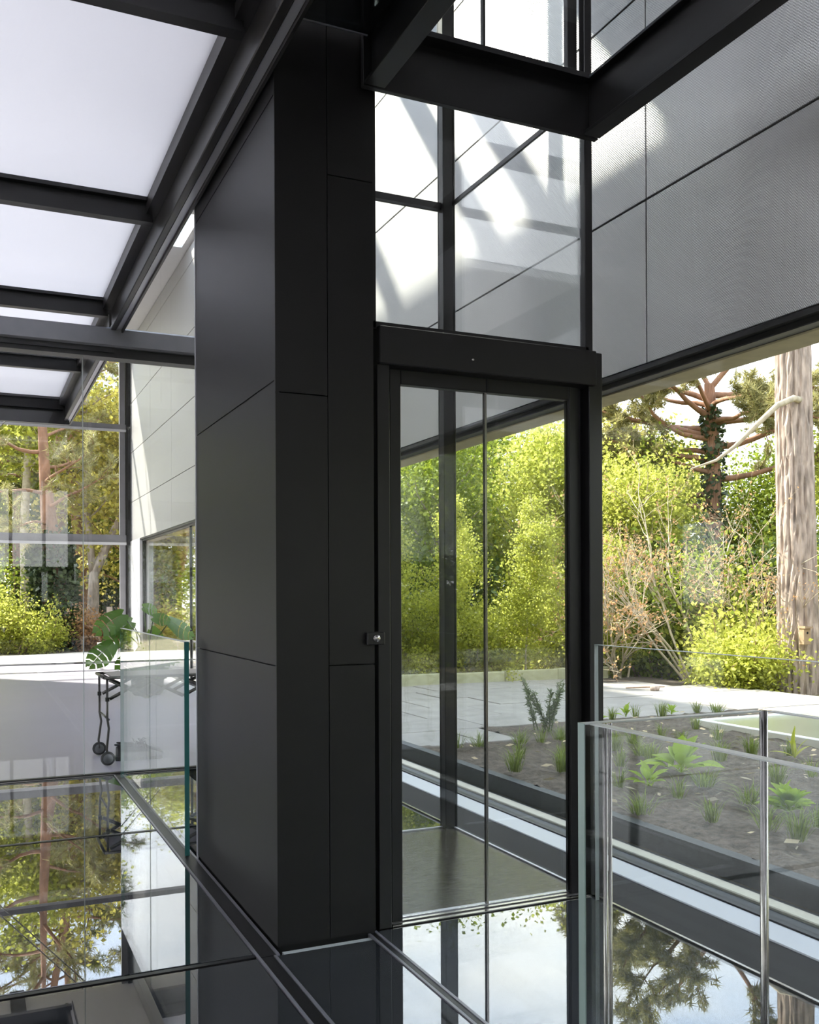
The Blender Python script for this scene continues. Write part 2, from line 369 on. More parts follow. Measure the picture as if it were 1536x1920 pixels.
# ------------------------------------------------------------------ far glazing, left and back walls
fw = empty('window_2', (0, FY, 0), kind='structure', label='tall far glazing onto the sunny terrace')
B('post', M['frame'], fw, 2.62, 2.70, FY - .02, FY + .10, 0, ZR)
B('post', M['steel'], fw, 2.51, 2.61, FY + .02, FY + .12, 0, ZR)
B('transom', M['steel'], fw, -1.9, 2.62, FY, FY + .12, 2.22, 2.38)
B('transom_lip', M['sill'], fw, -1.9, 2.62, FY - .03, FY, 2.19, 2.24)
B('transom', M['steel'], fw, -1.9, 2.62, FY, FY + .1, 4.33, 4.44)
B('transom_lip', M['sill'], fw, -1.9, 2.62, FY - .02, FY, 4.30, 4.345)
B('threshold', M['frame'], fw, -1.9, 2.62, FY, FY + .1, -.05, .03)
B('post', M['frame'], fw, -1.96, -1.9, FY, FY + .08, 0, ZR); B('wall_face', M['upstand'], fw, -7, -1.96, FY, FY + .15, 0, ZR)  # solid dark wall beyond view, added to darken reflections in the long window
for z0, z1 in ((.03, 2.2), (2.38, 4.3), (4.44, ZR)):
    B('pane', M['window'], fw, -1.9, 2.62, FY + .04, FY + .055, z0, z1)
lw_ = empty('wall_left', (-7, 0, 0), kind='structure')
B('wall_face', M['plain'], lw_, -7.2, -7, -5.3, FY, 2.6, ZR); B('wall_face', M['plain'], lw_, -7.2, -7, -5.3, 1, 0, 2.6)
for y in (1, 4.5, 8, 11.5, 14.9): B('post', M['frame'], lw_, -7.15, -7.05, y, y + .1, 0, 2.6)
B('pane', M['window'], lw_, -7.11, -7.1, 1.1, 14.9, 0, 2.6); B('wall_face', M['plain'], lw_, -7.2, -7, 15, FY, 0, 2.6)  # unseen side glazing, widened to brighten the left face of the core
bw = empty('wall_back', (0, -5.3, 0), kind='structure')
B('wall_face', M['upstand'], bw, -7.2, -2.5, -5.5, -5.3, 0, ZR); B('wall_face', M['upstand'], bw, 1.72, 2.6, -5.5, -5.3, 0, ZR); B('wall_face', M['upstand'], bw, -2.5, 1.72, -5.5, -5.3, 0, 1.8); B('wall_face', M['black'], bw, -2.5, 1.72, -5.5, -5.3, 3.25, 3.5); B('wall_face', M['upstand'], bw, -2.5, 1.72, -5.5, -5.3, 3.5, ZR)  # unseen wall, made dark and mostly closed to cut light on the front
for x in (-2.5, -1.4, -.3, .62, 1.2, 1.66): B('post', M['frame'], bw, x, x + .06, -5.45, -5.35, 1.8, 3.25)
B('pane', M['window'], bw, -2.44, 1.66, -5.41, -5.4, 1.8, 3.25)


# ------------------------------------------------------------------ roof with skylights
rf = empty('ceiling', (0, 0, ZR), kind='structure', label='roof with glazed skylights between rafters')
B('roof_edge', M['plain'], rf, 2.62, 2.93, -5.4, FY + .2, ZR, ZR + .16)
B('roof_slab', M['plain'], rf, .82, 2.62, -5.4, 5.5, ZR, ZR + .16)
B('roof_slab', M['plain'], rf, .82, 2.62, 9.05, 12.0, ZR, ZR + .16); B('roof_slab', M['plain'], rf, .82, 2.62, 13.2, FY + .2, ZR, ZR + .16)
B('roof_beam', M['black'], rf, .58, .82, -5.4, FY + .2, ZR - .12, ZR + .16)
for y in (6.38, 6.93, 8.28, 9.0): B('rafter', M['black'], rf, .82, 2.62, y, y + .13, ZR - .08, ZR + .1)
B('skylight_pane', M['window'], rf, .82, 2.62, 5.5, 9.05, ZR + .12, ZR + .13)
B('roof_slab', M['plain'], rf, -7.2, -4.6, -5.4, FY + .2, ZR, ZR + .16); B('roof_slab', M['plain'], rf, -4.6, .58, 12.3, FY + .2, ZR, ZR + .16)
for k in range(5): B('rafter', M['black'], rf, -4.6, .58, -5.4 + 3.6 * k, -5.3 + 3.6 * k, ZR - .1, ZR + .1)
B('skylight_pane', M['opal'], rf, -4.6, .58, -5.4, 12.3, ZR + .12, ZR + .13)  # unseen opal panes, added to spread sunlight evenly over the frosted ceiling

# ------------------------------------------------------------------ upper floor: steel and frosted panels
uc = empty('ceiling', (0, 0, Z1), kind='structure', label='steel upper floor with frosted glass panels')
jy = [-3.9, -2.1, -.3, 1.5, 3.25, 5.095, 6.92, 8.72, 10.55]
cx = [(-4.6, -2.75), (-2.65, -.97), (-.87, .845)]
for j in range(len(jy) - 1):
    for x0, x1 in cx:
        B('frosted_panel', M['frosted'], uc, x0, x1, jy[j] + .03, jy[j + 1] - .03, Z2 + .005, Z2 + .03, bev=.002)
for j, y in enumerate(jy):
    m = MB(); m.box(-4.6, .86, y - .05, y + .05, Z2 - .018, Z2 + .002); m.box(-4.6, .86, y - .008, y + .008, Z2 - .11, Z2 - .018); m.box(-4.6, .86, y - .03, y + .03, Z2 - .12, Z2 - .105)
    if y > 10: m.box(-4.6, .93, y + .05, y + .12, Z1 - .04, Z2 + .05)
    m.build('joist', M['black'], uc)
for x in (-2.7, -.92): 
    m = MB(); m.box(x - .06, x + .06, -4, 10.6, Z2 - .02, Z2 + .002); m.box(x - .01, x + .01, -4, 10.6, Z1 + .02, Z2); m.box(x - .05, x + .05, -4, 10.6, Z1, Z1 + .02)
    m.build('steel_beam', M['black'], uc)
for y0, y1 in ((-4.2, 6.9), (7.02, 10.8)):
    m = MB(); m.box(.828, .885, y0, y1, Z2 - .07, Z2 + .03); m.box(.885, .905, y0, y1, Z1 + .03, Z2 + .03); m.bbox(.875, .91, y0, y1, Z1 + .0, Z1 + .03); m.box(.91, .95, y0, y1, Z1 + .02, Z2 + .03); m.box(.945, .957, y0, y1, Z1 - .012, Z1 + .1)
    m.build('steel_beam', M['beam'], uc)
    B('flange_strip', M['flange'], uc, .912, .943, y0, y1, Z1 + .004, Z1 + .018)
# beam across at the glass wall
m = MB(); m.bbox(-7, 2.695, 6.86, 7.04, 2.965, 3.10, b=.012); m.build('cross_beam', M['steel'], uc)
m = MB(); m.box(-7, 2.695, 6.90, 7.02, 2.90, 2.965); m.box(-7, .9, 6.885, 6.90, 2.93, 2.965); m.build('cross_beam_head', M['frame'], uc)
# ring of beams over the lower landing
def ibeam_y(x, y0, y1, out):
    fl = .04
    m = MB(); m.bbox(x - .012, x + .012, y0, y1, Z1 + .014, Z2 - .014, b=.002); m.bbox(x - fl, x + fl, y0, y1, Z1, Z1 + .014, b=.002); m.bbox(x - fl, x + fl, y0, y1, Z2 - .014, Z2, b=.002)
    m.build('ring_beam', M['black'], uc)
ibeam_y(1.325, -4.2, 3.19, -1); ibeam_y(2.265, -4.2, 3.19, 1)
m = MB(); m.bbox(1.285, 2.305, 3.20, 3.225, Z1, Z2, b=.002); m.box(1.37, 2.22, 3.14, 3.20, Z2 - .02, Z2); m.build('ring_beam', M['black'], uc)
B('upper_glass_floor', M['glass'], uc, 1.345, 2.25, .9, 3.19, Z2 + .002, Z2 + .03); B('upper_glass_floor', M['floorglass'], uc, .96, 1.32, -1, 3.19, Z1 + .18, Z1 + .21)
for k in range(3): B('glass_edge', M['sill'], uc, .965, 1.30, 3.192, 3.198, Z1 + .178 + .013 * k, Z1 + .186 + .013 * k)

# ------------------------------------------------------------------ core clad in black panels
co = empty('wall_core', (.97, 3.255, 0), kind='structure', label='core wall clad in black metal panels')
B('core_mass', M['darkgap'], co, .985, 1.345, 3.27, 4.565, -.25, ZR)
zj = [.012, 1.0, 2.005, 3.01, 4.0, 5.0, ZR]
for a in range(6):
    B('cladding_panel', M['blackclad'], co, .97, .985, 3.257, 4.56, zj[a] + .0025, zj[a + 1] - .0025)
for x0, x1, zz in ((.9702, 1.1635, [.012, 1.963, 3.9, ZR]), (1.1665, 1.342, [.012, .995, 2.76, 4.5, ZR])):
    for a in range(len(zz) - 1): B('cladding_panel', M['blackclad'], co, x0, x1, 3.255, 3.27, zz[a] + .0025, zz[a + 1] - .0025)
B('cladding_panel', M['blackclad'], co, .985, 1.342, 4.565, 4.58, .012, ZR)
B('edge_strip', M['flange'], co, .966, .972, 4.56, 4.572, .0, ZR)

# ------------------------------------------------------------------ glass wall under the cross beam
gw = empty('window_3', (0, 6.95, 0), kind='structure', label='frameless inner glass wall under the cross beam')
for x0, x1 in ((-7, -1.6), (-1.595, .695), (.70, 2.69)): B('pane', M['glass'], gw, x0, x1, 6.955, 6.967, .01, 2.905)
B('pane_edge', M['edgepale'], gw, .695, .700, 6.953, 6.969, .014, 2.90)
B('pane', M['glass'], gw, .96, 2.69, 6.955, 6.967, 3.10, ZR)
B('bottom_track', M['frame'], gw, -7, 2.69, 6.94, 6.985, 0, .014)
B('upper_frame', M['flange'], gw, .985, 1.01, 4.58, 4.60, 0, ZR)

# ------------------------------------------------------------------ lift
lift = empty('glass_lift', (1.86, 3.36, 0), 'glass passenger lift with black framed double doors beside the black clad core', 'lift')
def lp(name, mat, *b, bev=0, parent=None): return B(name, mat, parent or lift, *b, bev=bev)
lp('shaft_post', M['black'], 2.325, 2.392, 3.30, 3.40, 0, 2.25, bev=.003); lp('shaft_post', M['black'], 2.308, 2.346, 3.30, 3.34, 2.25, ZR - .02, bev=.003)
lp('shaft_post', M['black'], 2.28, 2.352, 4.55, 4.62, 0, ZR - .02, bev=.003)
lp('shaft_post', M['black'], 1.372, 1.425, 3.295, 3.40, 0, 2.11, bev=.003)
lp('shaft_frame', M['black'], 1.346, 1.372, 3.30, 3.33, 2.245, ZR - .02); lp('shaft_frame', M['black'], 1.346, 2.325, 3.30, 3.35, 2.24, 2.268)
hd = lp('door_header', M['black'], 1.374, 2.345, 3.272, 3.36, 2.107, 2.249, bev=.004)
MB().lathe([(0, 3.268), (.004, 3.268), (.0055, 3.272)], (1.766, 0, 2.156), 12, 'Y').build('key_switch', M['chrome'], hd)
def leaf(x0, x1, seam):
    d = empty('door_leaf', (0, 0, 0)); d.parent = lift; d.location = (x0 - 1.86, 0, 0)
    stile = (x0, x0 + .047) if seam > 0 else (x1 - .055, x1)
    B('stile', M['black'], d, stile[0], stile[1], 3.345, 3.385, .004, 2.118, bev=.003)
    B('top_rail', M['black'], d, stile[1] if seam > 0 else x0, x1 if seam > 0 else stile[0], 3.345, 3.385, 2.053, 2.118, bev=.003)
    g0, g1 = (stile[1], x1) if seam > 0 else (x0, stile[0])
    B('door_glass', M['door'], d, g0, g1, 3.358, 3.368, .012, 2.053)
    e0, e1 = (x1 - .004, x1 - .0005) if seam > 0 else (x0 + .0005, x0 + .004)
    B('seam_edge', M['chrome'], d, e0, e1, 3.354, 3.372, .012, 2.053)
    return d
leaf(1.445, 1.8665, 1); leaf(1.8675, 2.312, -1)
lp('door_gap', M['darkgap'], 1.425, 1.445, 3.36, 3.40, 0, 2.11); lp('door_gap', M['darkgap'], 2.312, 2.326, 3.36, 3.40, 0, 2.11)
th = lp('threshold', M['chrome'], 1.43, 2.33, 3.30, 3.318, -.02, .006); lp('threshold', M['frame'], 1.43, 2.33, 3.318, 3.335, -.02, .002)
lp('threshold', M['chrome'], 1.43, 2.33, 3.335, 3.352, -.02, .008); lp('threshold', M['flange'], 1.44, 2.33, 3.375, 3.40, -.02, .006)
lp('cabin_floor', M['wood'], 1.36, 2.33, 3.40, 4.585, -.06, .004)
lp('cabin_edge', M['flange'], 2.33, 2.343, 3.40, 4.55, -.06, .010); lp('cabin_edge', M['flange'], 1.36, 2.28, 4.585, 4.598, -.06, .010)
lp('shaft_glass', M['shaft'], 2.336, 2.344, 3.40, 4.55, .01, 3.315); lp('shaft_glass', M['shaft'], 2.336, 2.344, 3.40, 4.55, 3.345, ZR - .05)
lp('shaft_transom', M['black'], 2.334, 2.347, 3.40, 4.55, 3.320, 3.342)
lp('shaft_glass', M['shaft'], 1.35, 2.28, 4.60, 4.61, .01, 3.30); lp('shaft_glass', M['shaft'], 1.35, 2.28, 4.60, 4.61, 3.335, ZR - .05)
lp('shaft_transom', M['black'], 1.35, 2.28, 4.575, 4.615, 3.30, 3.335)
lp('shaft_glass', M['shaft'], 1.372, 2.305, 3.325, 3.335, 2.268, 3.32)
# doors of the upper stop
lp('upper_door_frame', M['black'], 2.255, 2.305, 3.345, 3.372, 3.33, 5.45, bev=.003); lp('upper_door_frame', M['black'], 1.42, 1.46, 3.345, 3.385, 3.33, 5.45, bev=.003)
lp('upper_door_frame', M['black'], 1.46, 2.245, 3.345, 3.385, 5.39, 5.45)
for x0, x1 in ((1.46, 1.866), (1.868, 2.245)): lp('upper_door_glass', M['door'], x0, x1, 3.358, 3.368, 3.34, 5.39)
lp('seam_edge', M['frame'], 1.862, 1.872, 3.352, 3.374, 3.34, 5.39); lp('upper_header', M['black'], 1.374, 2.345, 3.272, 3.36, 5.45, 5.6)
btn = empty('call_button', (1.335, 3.25, 1.09), 'small square black call button box with round silver button beside the lift doors', 'button')
B('box_body', M['black'], btn, 1.305, 1.375, 3.232, 3.295, 1.066, 1.112, bev=.003)
MB().lathe([(0, 3.222), (.012, 3.223), (.014, 3.226), (.0145, 3.233)], (1.340, 0, 1.09), 20, 'Y').build('push_button', M['chrome'], btn)

# ------------------------------------------------------------------ glass balustrades
def balustrade(label, panes, rods=(), loc=(0, 0, 0), em='edge'):
    r = empty('glass_balustrade', loc, label, 'balustrade', 'glass balustrades')
    for b, e in panes:
        m = MB().box(*b); p = m.build('glass_panel', M['balu'], r)
        x0, x1, y0, y1, z0, z1 = b
        B('top_edge', M['edgepale'], r, x0 - .0005, x1 + .0005, y0, y1, z1, z1 + .002)
        for q in e:
            bx = {'y0': (x0 - .0004, x1 + .0004, y0 - .002, y0), 'y1': (x0 - .0004, x1 + .0004, y1, y1 + .002), 'x0': (x0 - .002, x0, y0 - .0004, y1 + .0004), 'x1': (x1, x1 + .002, y0 - .0004, y1 + .0004)}[q]
            B('cut_edge', M[em], r, *bx, z0, z1 + .002)
    for (x, y, rr) in rods:
        MB().tube([(x, y, .0), (x, y, 1.042)], rr, 14).build('post', M['chrome'], r)
    return r
balustrade('clear glass balustrade with teal cut edge standing beside the black core', [((.92, .942, 4.62, 5.72, .0, 1.025), ('y0',)), ((.92, .942, 5.728, 6.80, .0, 1.025), ('y1',))], (), (.93, 4.62, 0))
balustrade('short glass balustrade across the stair slot with a round steel post at its end', [((.89, 1.262, 1.278, 1.295, -.02, 1.04), ('x0',))], ((1.275, 1.286, .0075),), (.9, 1.28, 0), 'edgegrey')
balustrade('nearest glass balustrade, seen from within, its rounded steel rods at the corner', [((.897, .914, -.6, 1.274, -.02, 1.04), ())], ((.921, 1.268, .004), (.932, 1.270, .0032)), (.905, .2, 0))
balustrade('glass balustrade along the far side of the stair slot behind the round steel post', [((1.272, 1.289, -.6, 1.274, -.02, 1.04), ())], (), (1.28, .2, 0))
balustrade('glass balustrade in front of the long garden window', [((2.305, 2.322, -3.0, 3.24, .0, 1.04), ('y1',))], (), (2.31, 1, 0), 'edgepale')

# ------------------------------------------------------------------ bracing cables
def cable(p, q, label):
    o = MB().tube([p, q], .012, 6).build('bracing_cable', M['chrome'], None, base=p); tag(o, label, 'cable', 'bracing cables of the far glazing')
cable((-1.2, FY - .15, 2.4), (1.95, FY - .15, 5.9), 'upper thin steel bracing cable crossing the far glazing')
cable((-1.35, FY - .15, 2.4), (1.8, FY - .15, 5.9), 'lower thin steel bracing cable crossing the far glazing')

# ------------------------------------------------------------------ OUTDOORS: ground, terrace, kerb, soil bed
gr = MB(); gr.add([(2.99, -25, .0), (90, -25, .0), (90, 90, .0), (2.99, 90, .0)], [(0, 1, 2, 3)])
gr.add([(-90, FY + .1, .0), (2.99, FY + .1, .0), (2.99, 90, .0), (-90, 90, .0)], [(0, 1, 2, 3)]); gr.add([(-90, -25, 0), (-7.2, -25, 0), (-7.2, FY + .1, 0), (-90, FY + .1, 0)], [(0, 1, 2, 3)])
tag(gr.build('ground', M['litter']), kind='structure')
tl_ = MB(); rr_ = random.Random(3)
edge = [(-8, 21.9), (-5, 21.5), (-2, 21.8), (0, 21.3), (1.2, 21.5), (2.2, 22.0), (3.4, 21.4), (4.2, 20)]
tl_.add([(4.2, FY + .1, .02), (-8, FY + .1, .02)] + [(x, y, .02) for x, y in edge], [tuple(range(2 + len(edge)))[::-1]])
tl_.build('terrace', M['sand']); tag(bpy.data.objects['terrace'], kind='structure')
tr = empty('terrace', (3, 6.6, 0), kind='structure', label='stone paved terrace beyond the planting bed')
B('paving_base', M['soil'], tr, 3.07, 8.6, 7.26, 10.95, .01, .075); B('paving_base', M['soil'], tr, 3.07, 3.95, 6.56, 7.26, .01, .075)
B('paving_base', M['soil'], tr, 7.1, 8.6, -2, 7.26, .01, .075)
rng = random.Random(5)
rows = [(6.55, 7.25)] + [(7.25 + .74 * k, 7.25 + .74 * (k + 1)) for k in range(5)]
slabmesh = {}
def slab(x0, x1, y0, y1):
    m = MB(); g = .007; z = .098 + rng.uniform(-.004, .004)
    o = m.bbox(x0 + g, x1 - g, y0 + g, y1 - g, .05, z, b=.004).build('paving_slab', M['paving'], tr)
for r, (y0, y1) in enumerate(rows):
    off = [0, .45, .2, .6, .1, .4][r]; x = 3.07; first = True
    xmax = 3.95 if r == 0 else 8.55 - .12 * (r - 2) ** 2 * (r > 2)
    while x < xmax - .15:
        wd = (.55 + off if first else rng.choice((.8, 1.0, 1.0, 1.2))); first = False
        x1 = min(x + wd, xmax); slab(x, x1, y0, y1); x = x1
for k in range(9): 
    y0 = 7.25 - .9 * (k + 1)
    slab(7.1, 7.85, y0, y0 + .9); slab(7.85, 8.5, y0, y0 + .9)
kb = empty('kerb', (3, 11, 0), kind='structure', label='low pale kerb along the far edge of the terrace')
for k in range(6): B('kerb_stone', M['kerb'], kb, 3.07 + .83 * k, 3.895 + .83 * k, 10.98, 11.1, .0, .225 + .004 * (k % 3), bev=.008)
# soil bed with a rough surface
nx, ny = 90, 150; gx = np.linspace(3.06, 7.1, nx); gy = np.linspace(-2, 7.25, ny)
rs = np.random.RandomState(2)
hgt = sum(a * np.kron(rs.rand(int(np.ceil(nx / s)), int(np.ceil(ny / s))), np.ones((s, s)))[:nx, :ny] for a, s in ((.012, 6), (.012, 3), (.022, 1)))
mb = MB(); V = [(gx[i], gy[j], .072 + hgt[i, j]) for i in range(nx) for j in range(ny)]; F = []
for i in range(nx - 1):
    for j in range(ny - 1):
        if gx[i] < 3.93 and gy[j] > 6.52: continue
        F.append((i * ny + j, (i + 1) * ny + j, (i + 1) * ny + j + 1, i * ny + j + 1))
mb.add(V, F, True); soil = mb.build('ground', M['soil']); tag(soil, kind='structure', label='bare soil of the planting bed')
lit = []
for i in range(420):
    x, y = rs.uniform(3.1, 7), rs.uniform(1, 7.2)
    if x < 3.95 and y > 6.5: continue
    if x > 5.7 and y < 6.65: continue
    a = rs.uniform(0, 6.28); s = rs.uniform(.012, .045) * (1.6 if rs.rand() < .12 else 1); t = rs.uniform(-.3, .3); z = .135
    c, sn = math.cos(a), math.sin(a)
    lit.append([(x, y, z - .006), (x + s * c - .4 * s * sn, y + s * sn + .4 * s * c, z + s * t), (x + 2 * s * c, y + 2 * s * sn, z + .004), (x + s * c + .4 * s * sn, y + s * sn - .4 * s * c, z - s * t)])
o = link('leaf_litter', np_mesh('leaf_litter', np.array(lit), M['dead'], True), soil); o['kind'] = 'stuff'; 
# flat rooflight in the bed
rl = empty('flat_rooflight', (5.75, 5, .1), 'flat olive rooflight pane with white rim let into the planting bed', 'rooflight')
B('pane', M['olive'], rl, 5.80, 7.05, 1.2, 6.52, .10, .135)
for b in ((5.74, 5.80, 1.2, 6.58, .06, .15), (5.80, 7.08, 6.52, 6.58, .06, .15), (7.05, 7.10, 1.2, 6.52, .06, .15)): B('rim', M['whitepaint'], rl, *b, bev=.006)

# ------------------------------------------------------------------ plant makers
def diamonds(P, L, W, rs, up=.4, out=None):
    n = len(P); L = np.broadcast_to(np.asarray(L, float), n) * rs.uniform(.7, 1.25, n); W = L * W
    nrm = rs.normal(size=(n, 3)); nrm[:, 2] += up * 2; nrm /= np.linalg.norm(nrm, axis=1)[:, None]
    t = rs.normal(size=(n, 3)) if out is None else out + .6 * rs.normal(size=(n, 3)); t -= nrm * (t * nrm).sum(1)[:, None]; t /= np.linalg.norm(t, axis=1)[:, None] + 1e-9
    s = np.cross(nrm, t); P = np.asarray(P, float)
    bend = nrm * (L * .12)[:, None]
    return np.stack([P, P + t * (L * .45)[:, None] + s * (W * .5)[:, None] + bend, P + t * L[:, None], P + t * (L * .45)[:, None] - s * (W * .5)[:, None] + bend], 1)
def tufts(P, D, L, n, wd, rs):
    # needle fans: thin triangles around the shoot direction D
    m = len(P); P = np.repeat(P, n, 0); D = np.repeat(D, n, 0)
    v = D * .8 + .75 * rs.normal(size=P.shape); v /= np.linalg.norm(v, axis=1)[:, None]
    s = np.cross(v, rs.normal(size=P.shape)); s /= np.linalg.norm(s, axis=1)[:, None] + 1e-9
    ln = (L * rs.uniform(.7, 1.2, len(P)))[:, None]
    b = P + v * 0 - D * (L * rs.uniform(0, .8, len(P)))[:, None]
    return np.stack([b + s * wd, b + v * ln, b - s * wd], 1)
def polyline(p, d, L, n, rs, wob=.15, lift=0.):
    pts = [np.array(p, float)]; d = np.array(d, float); d /= np.linalg.norm(d)
    for i in range(n):
        d = d + wob * rs.normal(size=3) + np.array([0, 0, lift]); d /= np.linalg.norm(d); pts.append(pts[-1] + d * L / n)
    return np.array(pts)
def along(pts, k, rs, lo=.2):
    t = rs.uniform(lo, 1, k) * (len(pts) - 1); i = np.minimum(t.astype(int), len(pts) - 2); f = (t - i)[:, None]
    return pts[i] * (1 - f) + pts[i + 1] * f
def assemble(name, trunk, branches, fol, tm, fm, bm=None, bname='branches', fname='foliage'):
    r = empty(name, (0, 0, 0))
    if trunk: trunk.build('trunk', tm, r)
    if branches and branches.v:
        o = branches.build(bname, bm or tm, r); o['kind'] = 'stuff'
    if fol is not None:
        o = link(fname, np_mesh(fname, fol, fm, True), r); o['kind'] = 'stuff'
    return r
def place(proto, used, loc, rz, sc_, label, cat, group):
    o = proto if id(proto) not in used else copy_tree(proto)
    used.add(id(proto)); o.location = loc; o.rotation_euler = (0, 0, rz); o.scale = (sc_,) * 3
    return tag(o, label, cat, group)
used = set()
def make_birch(seed, h=5.0, n=9000, mat='birch', leaf=.062, stems=1):
    rs = np.random.RandomState(seed); tk = MB(); br = MB(); P = []
    for s in range(stems):
        st = polyline((rs.normal() * .12 * (stems > 1), rs.normal() * .12 * (stems > 1), 0), (rs.normal() * .05, rs.normal() * .05, 1), h * rs.uniform(.8, 1), 9, rs, .05)
        tk.tube(st, np.linspace(.026, .006, 10), 6)
        for k in range(34):
            t = rs.uniform(.02, .98); i = int(t * 8.99); p = st[i] + (st[i + 1] - st[i]) * (t * 9 - i); a = rs.uniform(0, 6.283)
            L = (1 - t) * 1.1 + .32; b = polyline(p, (math.cos(a), math.sin(a), rs.uniform(.5, 1.1)), L, 4, rs, .16, -.02)
            br.tube(b, np.linspace(.008, .002, 5), 4, False); P.append(along(b, int(n / 34 / stems * (.4 + L * .8)), rs, .1))
    P = np.concatenate(P); P = P + rs.normal(size=P.shape) * np.array([.11, .11, .13])
    return assemble('young_birch', tk, br, diamonds(P, leaf, .8, rs, .2), M['barkpale'], M[mat])
def make_broad(seed, h, rad_, n, leaf, mat, bark, name='broadleaf_tree', low=.3, clumps=38, trunk_r=.13):
    rs = np.random.RandomState(seed); tk = MB(); br = MB()
    st = polyline((0, 0, 0), (rs.normal() * .06, rs.normal() * .06, 1), h * .85, 8, rs, .06); tk.tube(st, np.linspace(trunk_r, trunk_r * .25, 9), 10)
    P = []
    for k in range(clumps):
        t = rs.uniform(low, 1); i = min(7, int(t * 8)); p = st[i]; a = rs.uniform(0, 6.283)
        prof = math.sin(math.pi * min(1, (t - low) / (1 - low) * .8 + .2)) ** .7
        L = rad_ * prof * rs.uniform(.6, 1.1) + .2; b = polyline(p, (math.cos(a), math.sin(a), rs.uniform(.2, .9)), L, 5, rs, .14, .03)
        br.tube(b, np.linspace(trunk_r * .28, .008, 6), 5, False)
        c = along(b, n // clumps, rs, .35); P.append(c + rs.normal(size=c.shape) * rad_ * .17)
    return assemble(name, tk, br, diamonds(np.concatenate(P), leaf, .75, rs, .35), M[bark], M[mat])
def bark_trunk(tk, st, rads, rs, n=40, sub=14, amp=.17):
    # trunk with deep vertical fissures between bark plates
    st = np.array(st); T = np.linspace(0, len(st) - 1, (len(st) - 1) * sub + 1); pts = []; rr = []
    for t in T:
        i = min(int(t), len(st) - 2); pts.append(st[i] + (st[i + 1] - st[i]) * (t - i)); rr.append(rads[i] + (rads[i + 1] - rads[i]) * (t - i))
    v = []; f = []; ph = rs.uniform(0, 6.28, 6)
    for j, (p, r) in enumerate(zip(pts, rr)):
        for k in range(n):
            a = 2 * math.pi * k / n
            x = a * 9 + .7 * math.sin(j * .33 + ph[0] + 3 * a) + .5 * math.sin(j * .71 + ph[1] - 2 * a)
            plate = abs(math.sin(x)); cut = .35 if math.sin(j * .9 + 7 * math.sin(a * 2 + ph[2])) > .93 else 0
            q = r * (1 + amp * (min(1, plate * 1.7) - 1) - amp * cut + .02 * math.sin(3 * a + ph[3] + j * .1) + rs.uniform(-.012, .012))
            v.append((p[0] + q * math.cos(a), p[1] + q * math.sin(a), p[2]))
    for j in range(len(pts) - 1):
        for k in range(n): f.append((j * n + k, j * n + (k + 1) % n, (j + 1) * n + (k + 1) % n, (j + 1) * n + k))
    tk.add(v, f, False)
def make_pine(seed, st, rads, limbs, name, bark, bmat, ntuft=26, needles=16, nl=.12, fine=True, mat='needle', wd=.0035, box_n=40):
    # limbs: (z fraction along stem index, azimuth, length, rise)
    rs = np.random.RandomState(seed); tk = MB(); br = MB(); P = []; D = []
    if fine: bark_trunk(tk, st, rads, rs, n=box_n)
    else: tk.tube(st, rads, 12)
    st = np.array(st)
    for t, a, L, rise in limbs:
        i = min(int(t), len(st) - 2); p = st[i] + (st[i + 1] - st[i]) * (t - i)
        b = polyline(p, (math.cos(a), math.sin(a), rise), L, 8, rs, .13, .015); br.tube(b, np.linspace(max(.02, .022 * L), .007, 9), 6, False)
        for k in range(int(5 + 3.2 * L)):
            u = rs.uniform(.3, 1); j = min(7, int(u * 8)); q = b[j] + (b[j + 1] - b[j]) * (u * 8 - j); d = b[j + 1] - b[j]
            d = d / np.linalg.norm(d) + rs.normal(size=3) * .75; tw = polyline(q, d, rs.uniform(.35, .9) * (1.15 - .5 * u), 4, rs, .2, .06)
            br.tube(tw, np.linspace(.010, .004, 5), 4, False)
            c = along(tw, ntuft // 4, rs, .3); P.append(c + rs.normal(size=c.shape) * .05)
            dd = tw[-1] - tw[0]; D.append(np.tile(dd / np.linalg.norm(dd), (len(c), 1)))
    P = np.concatenate(P); D = np.concatenate(D)
    return assemble(name, tk, br, tufts(P, D, nl, needles, wd, rs), M[bark], M[mat], M[bmat], fname='needles')
def make_shrub(seed, h, r, n, leaf, mat, name='shrub', stems=14, bark='twig', up=.35, vary=.5):
    rs = np.random.RandomState(seed); br = MB(); P = []
    for k in range(stems):
        a = rs.uniform(0, 6.283); b = polyline((rs.normal() * .08, rs.normal() * .08, 0), (math.cos(a) * r / h * rs.uniform(.2, 1.3), math.sin(a) * r / h * rs.uniform(.2, 1.3), 1), h * rs.uniform(1 - vary, 1.05), 6, rs, .15)
        br.tube(b, np.linspace(.014, .003, 7), 5, False); c = along(b, n // stems, rs, .1); P.append(c + rs.normal(size=c.shape) * r * .2)
    P = np.concatenate(P); P[:, 2] = np.abs(P[:, 2])
    return assemble(name, None, br, diamonds(P, leaf, .7, rs, up), M[bark], M[mat], M[bark], bname='stems')
